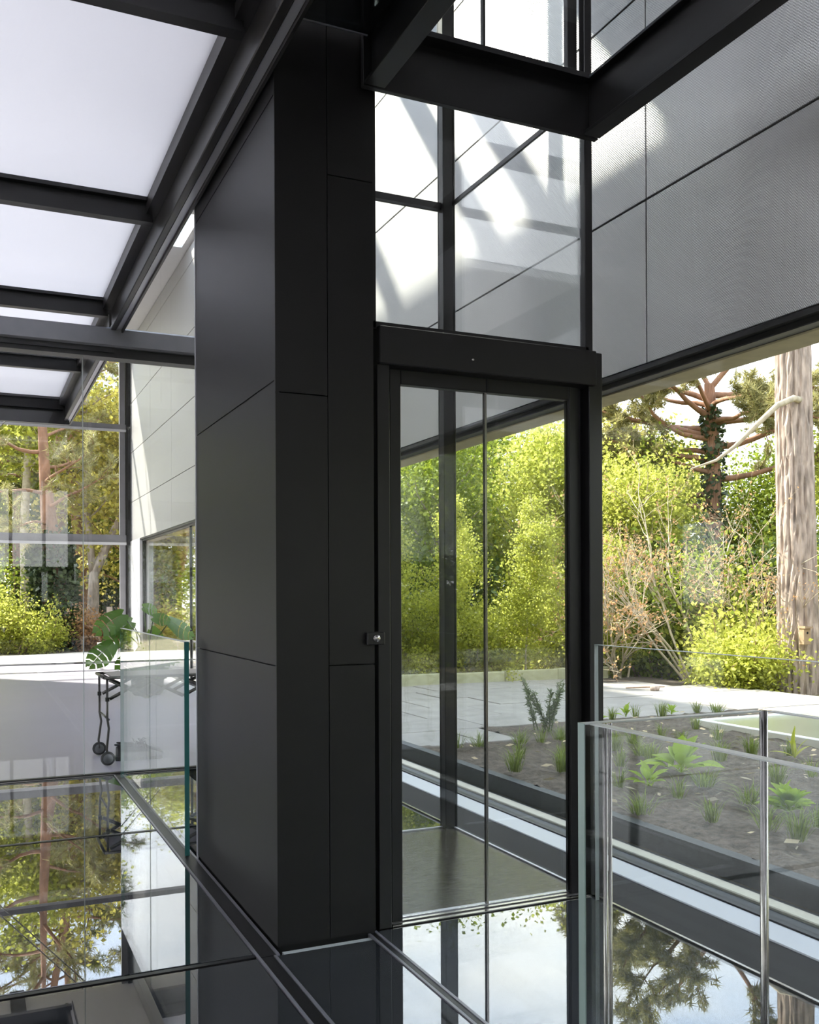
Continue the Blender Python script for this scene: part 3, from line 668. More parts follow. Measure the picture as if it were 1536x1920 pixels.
def make_bare(seed, h, mat='redbud', name='budding_maple', stems=7, spread=.55, leafn=4):
    rs = np.random.RandomState(seed); br = MB(); P = []
    def rec(p, d, L, r, lev):
        b = polyline(p, d, L, 5, rs, .10, .01); br.tube(b, np.linspace(r, r * .55, 6), 6 if lev == 0 else 4, False)
        if lev == 3: P.append(along(b, leafn, rs, .3) + rs.normal(size=(leafn, 3)) * .02); return
        for k in range(3 if lev else 5):
            u = rs.uniform(.35, 1); j = min(4, int(u * 5)); q = b[j] + (b[j + 1] - b[j]) * (u * 5 - j); dd = (b[j + 1] - b[j]); dd = dd / np.linalg.norm(dd) + rs.normal(size=3) * .5; dd[2] += .15
            rec(q, dd, L * rs.uniform(.45, .7), r * .5, lev + 1)
    for s in range(stems):
        a = rs.uniform(0, 6.283); rec((rs.normal() * .06, rs.normal() * .06, 0), (math.cos(a) * spread, math.sin(a) * spread, 1), h * rs.uniform(.4, .62), .019, 0)
    return assemble(name, None, br, diamonds(np.concatenate(P), .05, .6, rs, .3), M['barkpale'], M[mat], M['barkpale'])

# ------------------------------------------------------------------ trees on the right
birches = [make_birch(11 + k, 4.7 + .25 * k, 10500) for k in range(3)]
bp_ = [(4.6, 11.5, .56), (5.2, 11.9, .60), (5.75, 11.4, .54), (6.35, 11.8, .58), (6.95, 11.35, .56), (7.55, 11.7, .56), (8.2, 11.3, .54), (7.5, 17.4, .98), (8.4, 18.3, 1.0), (9.6, 18.0, 1.02), (10.8, 17.5, .98), (11.9, 16.7, 1.0), (9.4, 20.6, 1.18), (10.7, 19.9, 1.14), (12.2, 18.8, 1.14), (8.0, 20.2, 1.12)]
bl = ['small young birch behind the kerb, first in its row from the wall', 'small young birch behind the kerb seen past the black corner post of the lift', 'small young birch behind the kerb at the left of the door seam', 'small young birch behind the kerb at the right of the door seam', 'small slender young birch behind the middle of the kerb', 'small young birch behind the kerb beside the right lift door stile', 'small young birch standing at the right end of the kerb', 'tall birch far behind the kerb, nearest the house', 'tall birch far behind the kerb, past the corner post of the lift', 'tall birch far behind the kerb, at the door seam', 'tall birch far behind the kerb, middle of the right door glass', 'tall birch far behind the kerb, at the right door stile', 'tallest birch at the back of the birch wood, past the corner post', 'tall birch at the back of the birch wood, at the door seam', 'tall birch at the back of the birch wood, at the right door stile', 'tall birch at the back of the birch wood, nearest the house']
for k, (x, y, s) in enumerate(bp_): place(birches[k % 3], used, (x, y, 0), k * 1.3, s, bl[k], 'tree', 'young birches behind the terrace kerb')
# hero pine with the nest box
az = lambda d: rad(d)
limbs = [(2.75, az(196), 3.0, .05), (2.85, az(210), 2.6, .2), (3.1, az(220), 3.1, .15), (3.25, az(186), 2.6, .2), (3.4, az(250), 2.6, .2), (3.5, az(190), 2.9, .3), (3.7, az(30), 2.5, .2), (3.9, az(176), 2.6, .25), (3.8, az(230), 2.4, .35), (4.2, az(300), 2.3, .3), (4.4, az(200), 2.4, .4), (4.6, az(90), 2.2, .4), (4.9, az(160), 1.9, .5), (5.2, az(260), 1.7, .6), (5.6, az(20), 1.4, .7), (5.8, az(120), 1.2, .9)]
hp = make_pine(21, [(0, 0, -.1), (-.02, .01, 1.6), (-.05, .03, 3.3), (-.06, .04, 5.0), (-.05, .05, 6.6), (-.02, .04, 8.2), (0, .05, 9.4)], [.265, .235, .225, .205, .17, .11, .04], limbs, 'old_pine', 'bark', 'bark', ntuft=48, needles=18, nl=.13, wd=.006, box_n=64)
hp.location = (9.38, 8.86, 0); tag(hp, 'big old pine with thick pale fissured trunk at the terrace edge', 'tree')
MB().tube([(9.3, 8.75, 3.62), (9.05, 8.62, 3.60), (8.72, 8.55, 3.48), (8.42, 8.60, 3.22), (8.2, 8.7, 2.98), (8.02, 8.82, 2.82), (7.75, 8.95, 2.72)], [.045, .04, .036, .032, .026, .018, .008], 8).build('branch', M['barkpale'], hp)
nb = empty('nest_box', (9.19, 8.57, .62), 'small plain wooden nest box fixed low on the thick pine trunk', 'nest box')
nbm = MB().bbox(9.14, 9.25, 8.56, 8.64, .62, .82, b=.004); nbm.build('box_body', M['pine'], nb)
MB().prism([(9.13, .815), (9.26, .815), (9.26, .835), (9.13, .845)], 8.535, 8.65).build('box_lid', M['pine'], nb)
MB().lathe([(0, 8.5595), (.016, 8.5595)], (9.195, 0, .76), 14, 'Y').build('entrance_hole', M['darkgap'], nb)
# second pine with ivy, forked
st2 = [(0, 0, -.1), (.05, 0, 1.5), (.02, 0, 2.8), (0, 0, 4.0), (-.05, .02, 5.0)]
l2 = [(2.0, az(150), 2.2, .05), (2.4, az(-35), 2.8, .0), (2.7, az(140), 2.6, .05), (2.9, az(-30), 3.0, .05), (3.0, az(170), 2.4, .12), (3.2, az(130), 3.2, .12), (3.3, az(-45), 2.6, .15), (3.5, az(200), 2.4, .15), (3.7, az(150), 2.6, .22), (3.8, az(-25), 2.8, .2), (3.9, az(-60), 2.6, .8), (3.95, az(125), 2.2, 1.3), (3.6, az(250), 2.2, .2), (3.3, az(270), 2.3, .05)]
p2 = make_pine(22, st2, [.19, .16, .14, .12, .09], l2 + [(2.5, az(165), 2.2, .1), (2.8, az(120), 2.4, .1), (3.05, az(145), 2.8, .1), (3.4, az(175), 2.6, .2), (3.6, az(110), 2.2, .3), (2.2, az(135), 2.4, 0)], 'ivied_pine', 'barkred', 'barkred', ntuft=70, needles=18, nl=.15, mat='needlepale', wd=.009)
p2.location = (12.1, 13.4, 0); tag(p2, 'reddish forked pine with ivy on its trunk, standing behind the budding shrubs', 'tree')
def ivy(parent, st, rads, n, rs, leaf=.09, lo=0., hi=1.):
    t = rs.uniform(lo, hi, n) * (len(st) - 1); i = np.minimum(t.astype(int), len(st) - 2); f = (t - i)[:, None]; st = np.array(st, float); rads = np.array(rads)
    c = st[i] * (1 - f) + st[i + 1] * f; r = rads[i] * (1 - f[:, 0]) + rads[i + 1] * f[:, 0]; a = rs.uniform(0, 6.283, n)
    dirs = np.stack([np.cos(a), np.sin(a), rs.normal(size=n) * .2], 1); P = c + dirs * (r * rs.uniform(.9, 1.35, n))[:, None]
    Q = diamonds(P, leaf, .9, rs, .1, out=np.tile([0, 0, -.6], (n, 1)))
    o = link('ivy', np_mesh('ivy', Q, M['ivy'], True), parent); o['kind'] = 'stuff'
ivy(p2, st2, [.22, .19, .17, .15, .12], 900, np.random.RandomState(4), .10, .2, .9)
# shrubs along the terrace edge
maples = [make_bare(31, 3.3), make_bare(32, 2.7, spread=.8)]
place(maples[0], used, (8.75, 10.1, 0), .4, 1.0, 'bare budding maple with several pale stems at the sunny terrace edge', 'shrub', 'budding maples')
place(maples[1], used, (8.2, 10.9, 0), 1.4, .9, 'wide budding maple with reddish twigs next to the lift post', 'shrub', 'budding maples')
place(maples[0], used, (9.6, 9.7, 0), 2.6, .8, 'thin budding maple between the pale shrubs and the thick pine trunk', 'shrub', 'budding maples')
shr = dict(lime=make_shrub(41, 1.0, .6, 4200, .055, 'lime', name='lime_shrub'), green=make_shrub(42, 1.9, 1.0, 5200, .08, 'shrub', name='green_shrub'), deep=make_shrub(43, 1.7, 1.0, 5200, .085, 'deep', name='dark_shrub'), gold=make_shrub(44, 1.5, .8, 3600, .07, 'birch', name='light_shrub'))
for key, x, y, rz, s, lab in [
    ('lime', 8.62, 9.35, 0, .95, 'low lime green shrub spilling onto the paving at its sunny far edge'), ('lime', 8.72, 9.15, 1, 1.05, 'bright lime shrub just left of the thick pine trunk'), ('lime', 10.3, 8.5, 2, 1.2, 'lime green shrub at the right side of the thick pine trunk'),
    ('lime', 9.15, 9.75, 3, 1.45, 'tallest lime shrub behind the others near the thick pine trunk'), ('green', 8.9, 11.3, .5, 1.0, 'mid green shrub behind the wide budding maple'), ('green', 9.8, 10.6, 1.8, 1.05, 'mid green shrub behind the several stemmed budding maple'),
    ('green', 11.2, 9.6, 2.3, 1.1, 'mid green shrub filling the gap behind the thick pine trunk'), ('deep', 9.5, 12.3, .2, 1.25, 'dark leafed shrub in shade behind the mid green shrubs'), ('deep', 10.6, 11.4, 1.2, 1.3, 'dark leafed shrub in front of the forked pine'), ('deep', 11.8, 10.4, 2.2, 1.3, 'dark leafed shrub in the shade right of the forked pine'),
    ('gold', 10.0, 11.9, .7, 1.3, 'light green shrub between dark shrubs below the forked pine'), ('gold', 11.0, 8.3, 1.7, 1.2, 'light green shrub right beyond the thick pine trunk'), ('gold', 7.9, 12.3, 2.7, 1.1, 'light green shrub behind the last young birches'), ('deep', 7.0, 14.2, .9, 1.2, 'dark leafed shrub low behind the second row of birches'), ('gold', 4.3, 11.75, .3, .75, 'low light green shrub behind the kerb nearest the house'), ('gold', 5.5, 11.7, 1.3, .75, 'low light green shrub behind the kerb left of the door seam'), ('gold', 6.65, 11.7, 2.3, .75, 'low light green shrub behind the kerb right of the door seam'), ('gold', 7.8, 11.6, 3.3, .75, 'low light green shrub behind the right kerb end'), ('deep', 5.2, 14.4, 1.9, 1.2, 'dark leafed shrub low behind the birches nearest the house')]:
    place(shr[key], used, (x, y, 0), rz, s, lab, 'shrub', {'lime': 'lime shrubs by the terrace edge', 'green': 'mid green shrubs', 'deep': 'dark shrubs', 'gold': 'light green shrubs'}[key])
# broadleaf trees behind
brd = [make_broad(51, 6.6, 2.3, 16000, .105, 'birch', 'barkpale'), make_broad(52, 6.8, 2.5, 16000, .115, 'gold', 'barkred'), make_broad(53, 6.6, 2.4, 16000, .11, 'shrub', 'bark')]
rb = [(0, 5.8, 16.5, .3, .72, 'fresh green broadleaf tree behind the birches nearest the house'), (2, 7.6, 15.6, 1.2, .70, 'mid green broadleaf tree behind the second row of birches'), (0, 9.4, 14.8, 2.2, .72, 'fresh green broadleaf tree behind the right kerb end'), (1, 10.9, 16.4, .7, .74, 'golden leafed tree far behind the forked pine, to its near house side'), (0, 9.9, 12.9, .4, .58, 'small fresh green tree between the last birch and the forked pine'), (2, 11.2, 14.6, 1.4, .66, 'small mid green tree close behind the left limbs of the forked pine'), (2, 14.5, 14.6, 1.9, .72, 'mid green tree directly behind the forked pine'), (0, 14.2, 11.5, 2.9, .75, 'fresh green broadleaf tree in the gap right of the forked pine'), (1, 12.3, 15.9, 2.6, .78, 'golden leafed tree behind the birches and left of the forked pine'), (0, 13.6, 16.4, 3.3, .74, 'fresh green tree far behind the forked pine'), (1, 15.5, 9.6, .1, .75, 'golden leafed tree behind the thick pine trunk'), (2, 12.8, 7.2, 1.1, .7, 'mid green tree at the far right of the terrace'), (0, 12.5, 4.2, 1.6, .85, 'fresh green tree beyond the flat rooflight, out past the terrace'), (2, 8.2, 19.0, 2.1, .85, 'mid green tree at the back of the birch wood')]
for i, x, y, rz, s, lab in rb: place(brd[i], used, (x, y, 0), rz, s, lab, 'tree', 'broadleaf trees behind the garden')

for i, x, y, rz, s, lab in [(2, 13, .5, .4, .8, 'added unseen mid green tree beside the garden, level with the lift landing'), (0, 15, -3.5, 1.4, .9, 'added unseen fresh green tree beside the garden, level with the stair slot'), (2, 13, -8, 2.4, .9, 'added unseen mid green tree beside the garden, behind the viewer'), (2, 19, 2.5, .9, 1.0, 'added unseen mid green tree deeper in the grounds beyond the lift landing'), (0, 19, -9, 1.9, 1.0, 'added unseen fresh green tree deepest in the grounds behind the viewer'), (2, 9.8, -12, 2.9, 1.0, 'added unseen mid green tree at the garden side behind the house'), (2, 7.6, -10, .2, .85, 'added unseen mid green tree closest to the house behind the viewer'), (2, 12.4, -12.5, 1.2, 1.0, 'added unseen mid green tree to the outer side of the garden behind the viewer'), (2, 8.4, -16, 2.2, 1.1, 'added unseen mid green tree at the end of the garden behind the viewer'), (2, 5.6, -15, 3.2, 1.1, 'added unseen mid green tree at the house corner behind the viewer')]: place(brd[i], used, (x, y, 0), rz, s, lab, 'tree', 'unseen trees added beside the garden')  # unseen trees, added to block bright sky reflected in the lift glass
# ------------------------------------------------------------------ trees on the left, beyond the far terrace
def lp_pine(seed, h, r0, lean, name, n=15, start=.35, mat='needle', length=2.6):
    rs = np.random.RandomState(seed); k = 7
    st = [(lean[0] * t * t * h + .08 * math.sin(3 * t + seed), lean[1] * t * h, t * h) for t in np.linspace(0, 1, k)]
    lim = [((start + (1 - start) * (i + .5) / n) * (k - 1), rs.uniform(0, 6.28), length * (1.1 - .6 * i / n), rs.uniform(-.05, .35)) for i in range(n)]
    return make_pine(seed, st, np.linspace(r0, r0 * .3, k), lim, name, 'barkred', 'barkred', ntuft=34, needles=14, nl=.17, fine=False, mat=mat, wd=.0075)
wp = [lp_pine(61, 11.5, .20, (-.12, 0), 'woodland_pine', n=22, mat='needlepale'), lp_pine(62, 10.5, .22, (.05, 0), 'woodland_pine', n=22)]
for i, x, y, rz, s, lab in [(0, 2.75, 27.0, 0, 1, 'leaning reddish pine behind the ivy clad trunk'), (1, 2.2, 28.5, 1.1, 1.05, 'upright pine standing behind the leaning reddish pine'), (1, .3, 27.5, 2.2, 1.0, 'pine far left beyond the sunny terrace'), (0, 4.6, 28.5, 3.4, .95, 'pine right of the forked grey tree beyond the terrace'), (0, 1.2, 31, 4.2, 1.1, 'tall pine deep in the wood behind the pale slim trunk'), (1, 6.6, 27, 5.1, 1.0, 'pine at the wood edge seen past the far end of the panel wall')]:
    place(wp[i], used, (x, y, 0), rz, s, lab, 'tree', 'woodland pines beyond the far terrace')
# ivy-clad trunk
ist = [(0, 0, -.1), (-.03, 0, 1.2), (-.10, 0, 2.4), (-.22, 0, 3.8), (-.3, 0, 5.5), (-.3, 0, 8.5)]
it_ = make_pine(63, ist, [.30, .27, .21, .13, .09, .03], [(2.3, 4.4, 1.8, .2), (2.6, 5.2, 2.2, .2), (2.8, 3.9, 2.0, .15), (3.0, 4.8, 2.2, .2), (3.2, .5, 2.0, .2), (3.4, 3.2, 2.2, .2), (3.6, 1, 2, .3), (4.0, 3, 2.4, .3), (4.2, 5, 2.2, .3), (4.4, 2.2, 2.0, .4), (4.6, 4.2, 1.9, .4), (4.8, .3, 1.6, .5)], 'ivy_clad_tree', 'barkred', 'barkred', ntuft=34, needles=14, nl=.17, fine=False, mat='needlepale', wd=.0075)
ivy(it_, ist, [.42, .40, .37, .33, .25, .1], 5200, np.random.RandomState(6), .12, 0, .44)
it_.location = (1.72, 23.0, 0); tag(it_, 'tall tree trunk wrapped in dark glossy ivy beyond the sunny terrace', 'tree')
# slim pale trunk and forked grey tree
def plain_tree(name, stems, label, loc, bark, seed, leaf='gold', n=4500):
    rs = np.random.RandomState(seed); tk = MB(); br = MB(); P = []
    for pts, rr in stems: tk.tube(pts, rr, 12)
    top = np.array(stems[0][0][-1]); mid = np.array(stems[0][0][-2])
    for pts, rr in stems:
        for k in range(16):
            q = np.array(pts[-2]) + (np.array(pts[-1]) - np.array(pts[-2])) * rs.uniform(-.3, 1); a = rs.uniform(0, 6.28); b = polyline(q, (math.cos(a), math.sin(a), .5), rs.uniform(.8, 1.8), 5, rs, .15)
            br.tube(b, np.linspace(.03, .006, 6), 5, False); c = along(b, n // 16 // len(stems), rs, .2); P.append(c + rs.normal(size=c.shape) * .28)
    r = assemble(name, tk, br, diamonds(np.concatenate(P), .12, .75, rs, .3), M[bark], M[leaf]); r.location = loc; tag(r, label, 'tree'); return r
plain_tree('slim_tree', [([(0, 0, 0), (.03, 0, 1.5), (0, 0, 3.0), (.1, 0, 5.0), (.1, 0, 7.2)], [.15, .13, .11, .08, .03])], 'slim pale trunk just left of the ivy clad trunk', (1.15, 25, 0), 'barkpale', 71, 'birch')
plain_tree('forked_tree', [([(0, 0, 0), (.02, 0, 1.0), (.05, 0, 1.8), (.45, 0, 2.7), (1.0, .1, 3.8), (1.5, .1, 6.0)], [.17, .14, .125, .10, .08, .02]), ([(.04, 0, 1.6), (-.05, 0, 2.6), (-.15, .1, 3.8), (-.1, .1, 6.4)], [.10, .085, .07, .02])], 'grey forked tree trunk beyond the terrace, right of the leaning pine', (2.7, 24.9, 0), 'bark', 72, 'gold', 6500)
plain_tree('leaning_tree', [([(.1, 0, 0), (0, 0, 1.5), (-.25, 0, 2.8), (-.5, 0, 4.2), (-.7, 0, 6.5)], [.13, .11, .10, .08, .03])], 'leaning brown trunk at the far left of the sunny terrace', (.55, 26, 0), 'barkred', 73, 'birch')
lb = [(1, 3.9, 25.5, .5, .95, 'golden leafed tree beyond the far glazing, next to its dark corner post'), (1, 5.6, 24.0, 1.5, 1.05, 'golden leafed tree behind the far end of the panel wall'), (2, 3.3, 31, 2.5, 1.3, 'mid green tree deep in the wood behind the forked grey tree'), (0, .2, 33, .9, 1.2, 'fresh green tree deep in the wood at the far left'), (2, -2.2, 31, 1.9, .9, 'mid green tree left of the sunny terrace, out past the glazing'), (0, 2.0, 34, 2.9, 1.35, 'fresh green tree deepest in the wood behind the ivy clad trunk'), (1, 6.8, 32, .2, 1.25, 'golden leafed tree deep in the wood at the right'), (2, 8.8, 25.5, 1.0, 1.05, 'mid green tree between the wood and the birches'), (0, -5, 33, 1.4, 1.1, 'fresh green tree far out left of the wood'), (2, 10.8, 21.0, 1.8, 1.0, 'mid green tree behind the golden leafed tree of the garden')]
for i, x, y, rz, s, lab in lb: place(brd[i], used, (x, y, 0), rz, s, lab, 'tree', 'broadleaf trees of the wood')
for i, (x, y, rz) in enumerate([(7.0, -8.2, 0), (9.2, -9.4, 1), (11.2, -10, 2), (12.6, -6.8, 3), (13.6, -4.6, 4)]): place(shr['deep'], used, (x, y, 0), rz, 1.35, 'dark shrub of the added unseen hedge behind the viewer, ' + ['nearest the house', 'second from the house', 'third from the house', 'fourth from the house', 'farthest from the house'][i], 'shrub', 'unseen dark shrubs added behind the viewer')  # unseen hedge, added to darken what the lift glass reflects
shr['brown'] = make_shrub(45, 1.15, .7, 4200, .06, 'redbud', name='beech_shrub')
ls = [('gold', .35, 22.6, .3, 1.0, 'pale yellow green shrub at the far left edge of the sunny terrace'), ('gold', 1.0, 22.4, 1.3, .95, 'pale yellow green shrub just left of the ivy clad trunk'), ('lime', 1.35, 22.3, 2.3, .95, 'lime shrub at the foot of the ivy clad trunk'), ('green', .4, 24.0, .6, 1.15, 'mid green shrub behind the pale shrubs left of the ivy'), ('green', -1.0, 23.2, 1.6, 1.0, 'mid green shrub furthest left beyond the sunny terrace'), ('brown', 2.45, 22.8, .2, 1.0, 'rusty brown beech shrub right of the ivy clad trunk'), ('brown', 3.1, 22.6, 1.2, .9, 'rusty brown beech shrub behind the large monstera leaf'), ('brown', 3.75, 22.2, 2.2, 1.0, 'rusty brown beech shrub by the dark corner post'), ('deep', 2.1, 30, .4, 1.5, 'dark shrub in the depth of the wood behind the leaning pine'), ('deep', .2, 29.5, 1.4, 1.5, 'dark shrub in the depth of the wood at the left'), ('deep', 4.3, 30.5, 2.4, 1.5, 'dark shrub in the depth of the wood at the right'), ('green', 5.2, 22.5, 2.6, 1.1, 'mid green shrub beyond the end of the panel wall')]
for key, x, y, rz, s, lab in ls: place(shr[key], used, (x, y, 0), rz, s, lab, 'shrub', {'lime': 'lime shrubs by the far terrace', 'green': 'mid green shrubs of the wood', 'deep': 'dark shrubs of the wood', 'gold': 'pale shrubs by the far terrace', 'brown': 'beech shrubs'}[key])
# timber hut and fence post
hut = empty('timber_hut', (5.4, 36, 0), 'small brown timber hut with gabled roof far back in the wood', 'hut')
for k in range(14): B('board', M['hut'], hut, 3.9, 6.9, 35.0 + .01 * (k % 2), 35.06 + .01 * (k % 2), .12 + .15 * k, .12 + .15 * k + .145)
B('hut_wall', M['hut'], hut, 3.9, 6.9, 35.06, 38, 0, 2.25)
MB().prism([(3.6, 2.15), (7.2, 2.15), (5.4, 3.5)], 34.7, 38.2).build('roof', M['roof'], hut)
f_ = B('window_frame', M['whitepaint'], hut, 4.75, 5.45, 34.95, 35.0, 1.0, 1.75); B('pane', M['darkgap'], f_, 4.80, 5.40, 34.94, 34.955, 1.05, 1.70)
fp = MB().bbox(2.72, 2.84, 22.2, 22.3, 0, 1.0, b=.01).build('fence_post', M['bark'], None, base=(2.78, 22.25, 0)); tag(fp, 'short weathered grey post in front of the rusty beech shrubs', 'post')

# ------------------------------------------------------------------ plants in the bed
def make_tuft(seed, n=46, h=.19, spread=.09, wd=.0045, mat='grass'):
    rs = np.random.RandomState(seed); T = []
    for i in range(n):
        a = rs.uniform(0, 6.283); r = rs.uniform(0, spread * .35); b = np.array([r * math.cos(a), r * math.sin(a), 0]); lean = rs.uniform(.1, 1) * spread * 1.3
        L = h * rs.uniform(.5, 1.1); a2 = a + rs.normal() * .5; d = np.array([math.cos(a2) * lean, math.sin(a2) * lean, 0]); s = np.array([-math.sin(a2), math.cos(a2), 0]) * wd
        m = b + d * .35 + np.array([0, 0, L * .65]); t = b + d + np.array([0, 0, L * rs.uniform(.8, 1.0)])
        T += [[b - s, b + s, m + s * .8, m - s * .8], [m - s * .8, m + s * .8, t, t]]
    return np.array(T)
tuft_me = [np_mesh('grass_tuft', make_tuft(80 + k, [38, 60, 80, 100][k], [.17, .16, .15, .2][k], [.13, .11, .19, .15][k], .0028), M['grass'], True) for k in range(4)]
tp = [(3.16, 5.31), (3.14, 4.01), (3.34, 3.72), (3.45, 4.61), (4.24, 5.71), (4.27, 5.44), (4.83, 5.69), (5.25, 5.77), (4.34, 4.27), (3.82, 3.96), (5.18, 4.99), (4.72, 4.36), (3.45, 3.27), (3.44, 6.30), (5.25, 7.12), (5.54, 7.15), (5.76, 7.05), (6.45, 7.1), (6.25, 7.15), (3.57, 4.23), (4.13, 5.16), (3.92, 4.42), (3.73, 3.41), (3.96, 6.26), (3.43, 5.18), (3.79, 6.30), (3.88, 5.17), (4.95, 6.07), (4.60, 5.04), (4.16, 6.31), (3.44, 5.72), (3.27, 6.31), (4.95, 5.11), (3.47, 3.48), (4.5, 6.6), (4.8, 6.9), (4.1, 5.9), (4.55, 5.9), (5.5, 6.3), (3.7, 5.6)]
def where(x, y):
    a = 'beside the dark curb' if x < 3.5 else 'in the middle of the bed' if x < 4.6 else 'beside the flat rooflight' if (x > 4.9 and y < 6) else 'near the paving'
    return a
cnt = {}
order = sorted(range(len(tp)), key=lambda i: -tp[i][1]); ordn = 'first second third fourth fifth sixth seventh eighth ninth tenth eleventh twelfth thirteenth fourteenth fifteenth sixteenth'.split()
look = ['thin sparse', 'small upright', 'spreading', 'dense']
for i in order:
    x, y = tp[i]; v = (i * 7 + 3) % 4; wh = where(x, y); cnt[wh] = cnt.get(wh, 0) + 1
    o = link('grass_tuft', tuft_me[v]); o.location = (x, y, .112); o.rotation_euler = (0, 0, i * 1.7); s = .85 + .09 * ((i * 5) % 5); o.scale = (s, s, s)
    tag(o, f'{look[v]} grass tuft {wh}, {ordn[cnt[wh] - 1]} there from the far end', 'grass tuft', 'grass tufts in the planting bed')
def leaf_blade(L, W, droop, fold=.15, n=7, pet=False):
    m = MB(); v = []; f = []
    for i in range(n + 1):
        t = i / n; wv = (W * math.sin(math.pi * min(.999, .06 + .94 * t) ** .8) * .5 + .002) if not pet or t > .3 else .004
        if pet and t > .3: wv = W * .5 * math.sin(math.pi * min(.99, (t - .3) / .7 * .9 + .1) ** .85) + .002
        z = .45 * L * t - droop * L * t * t
        q = fold + .35; v += [(t * L, -wv, z + q * wv), (t * L, 0, z), (t * L, wv, z + q * wv)]
    for i in range(n):
        for k in (0, 1): f.append((3 * i + k, 3 * (i + 1) + k, 3 * (i + 1) + k + 1, 3 * i + k + 1))
    return m.add(v, f, True)
def rosette(name, label, loc, n, L, W, mat, seed, up=.5):
    rs = np.random.RandomState(seed); r = empty(name, loc, label, 'plant')
    base = leaf_blade(L, W, .35, pet=(mat == 'herb')).mesh('leaf', M[mat])
    for k in range(n):
        o = link('leaf', base, r); o.rotation_euler = (0, -rs.uniform(0, up), k * 2.4 + rs.uniform(-.3, .3)); s = rs.uniform(.65, 1.1); o.scale = (s, s, s); o.location = (0, 0, .01)
    return r
rosette('dock_plant', 'large broad leafed dock plant in the middle of the soil bed', (4.07, 4.80, .105), 17, .27, .11, 'herb', 1, 1.2)
rosette('dock_plant', 'smaller broad leafed dock plant left of the large one in the soil', (3.62, 4.56, .105), 13, .18, .06, 'herb', 2, 1.2)
rosette('leafy_herb', 'bright leafy herb clump in the soil beside the round steel post', (3.84, 3.70, .105), 30, .16, .075, 'herb', 3, 1.45)
rosette('strap_leafed_plant', 'yellow green strap leafed plant in the soil below the rooflight rim', (5.14, 4.9, .105), 9, .2, .022, 'lime', 4, 1.5)
rosette('seedling', 'small leafy seedling at the bed edge by the paving, left one', (5.1, 7.1, .105), 9, .12, .035, 'herb', 5, 1.0)
rosette('seedling', 'small leafy seedling at the bed edge by the paving, middle one', (5.45, 7.18, .105), 10, .14, .035, 'herb', 6, 1.3)
rosette('seedling', 'small leafy seedling at the bed edge by the paving, right one', (5.95, 7.15, .105), 9, .12, .035, 'herb', 7, 1.0)
ro = empty('rosemary', (4.34, 6.85, .1), 'spiky grey green herb with upright shoots by the paving, seen through the lift', 'plant'); rs = np.random.RandomState(9)
for k in range(9):
    a = k * .7; b = polyline((rs.normal() * .05, rs.normal() * .05, 0), (math.cos(a) * .42, math.sin(a) * .42, 1), rs.uniform(.34, .5), 5, rs, .05)
    sh = MB().tube(b, np.linspace(.006, .003, 6), 5, False).build('shoot', M['stem'], None); sh.parent = ro
    c = along(b, 130, rs, .15); o = link('shoot_leaves', np_mesh('shoot_leaves', diamonds(c, .045, .22, rs, .1, out=np.tile([math.cos(a) * .6, math.sin(a) * .6, .9], (130, 1)) + rs.normal(size=(130, 3)) * .5), M['rosemary'], True), sh); o['kind'] = 'stuff'
sl = MB().tube([(7.1, 9.35, .12), (7.35, 9.3, .122), (7.6, 9.26, .12)], [.008, .010, .006], 6).build('fallen_stick', M['twig'], None, base=(7.35, 9.3, .11)); tag(sl, 'small fallen stick lying on the sunlit paving', 'stick')
sto = MB().lathe([(0, .098), (.05, .1), (.06, .125), (.045, .155), (0, .165)], (7.34, 9.12, 0), 9).build('stone', M['bark'], None, base=(7.34, 9.12, .1)); tag(sto, 'small round stone beside the fallen stick on the paving', 'stone')

# ------------------------------------------------------------------ INDOORS: trolley, shoes, plant, stool
TY0, TY1, TX0, TX1, TZ = 7.35, 7.83, .90, 2.02, .655
tv = empty('folding_trolley', (1.45, 7.59, 0), 'folding serving trolley with long tray, scissor legs and black wheels by the glass wall', 'trolley')
m = MB(); m.bbox(TX0 + .03, TX1 - .03, TY0, TY1, TZ - .012, TZ, b=.004); m.build('tray', M['tray'], tv)
for y in (TY0 - .008, TY1 + .008): MB().tube([(TX0 - .02, y, TZ - .012), (TX1 + .02, y, TZ - .012)], .011, 8).build('tray_rail', M['bar'], tv)
for x in (TX0 - .02, TX1 + .02): MB().tube([(x, TY0 - .008, TZ - .012), (x, TY1 + .008, TZ - .012)], .011, 8).build('tray_rail', M['bar'], tv)
for y in (TY0 + .02, TY1 - .02):
    hs = [TX0 + .02, TX0 + .29, TX0 + .56, TX0 + .83, TX1 - .02]
    for i in range(4):
        for z0, z1, dy in ((TZ - .17, TZ - .03, 0), (TZ - .03, TZ - .17, .014)):
            MB().tube([(hs[i], y + dy, z0), (hs[i + 1], y + dy, z1)], .014, 6).build('scissor_bar', M['bar'], tv)
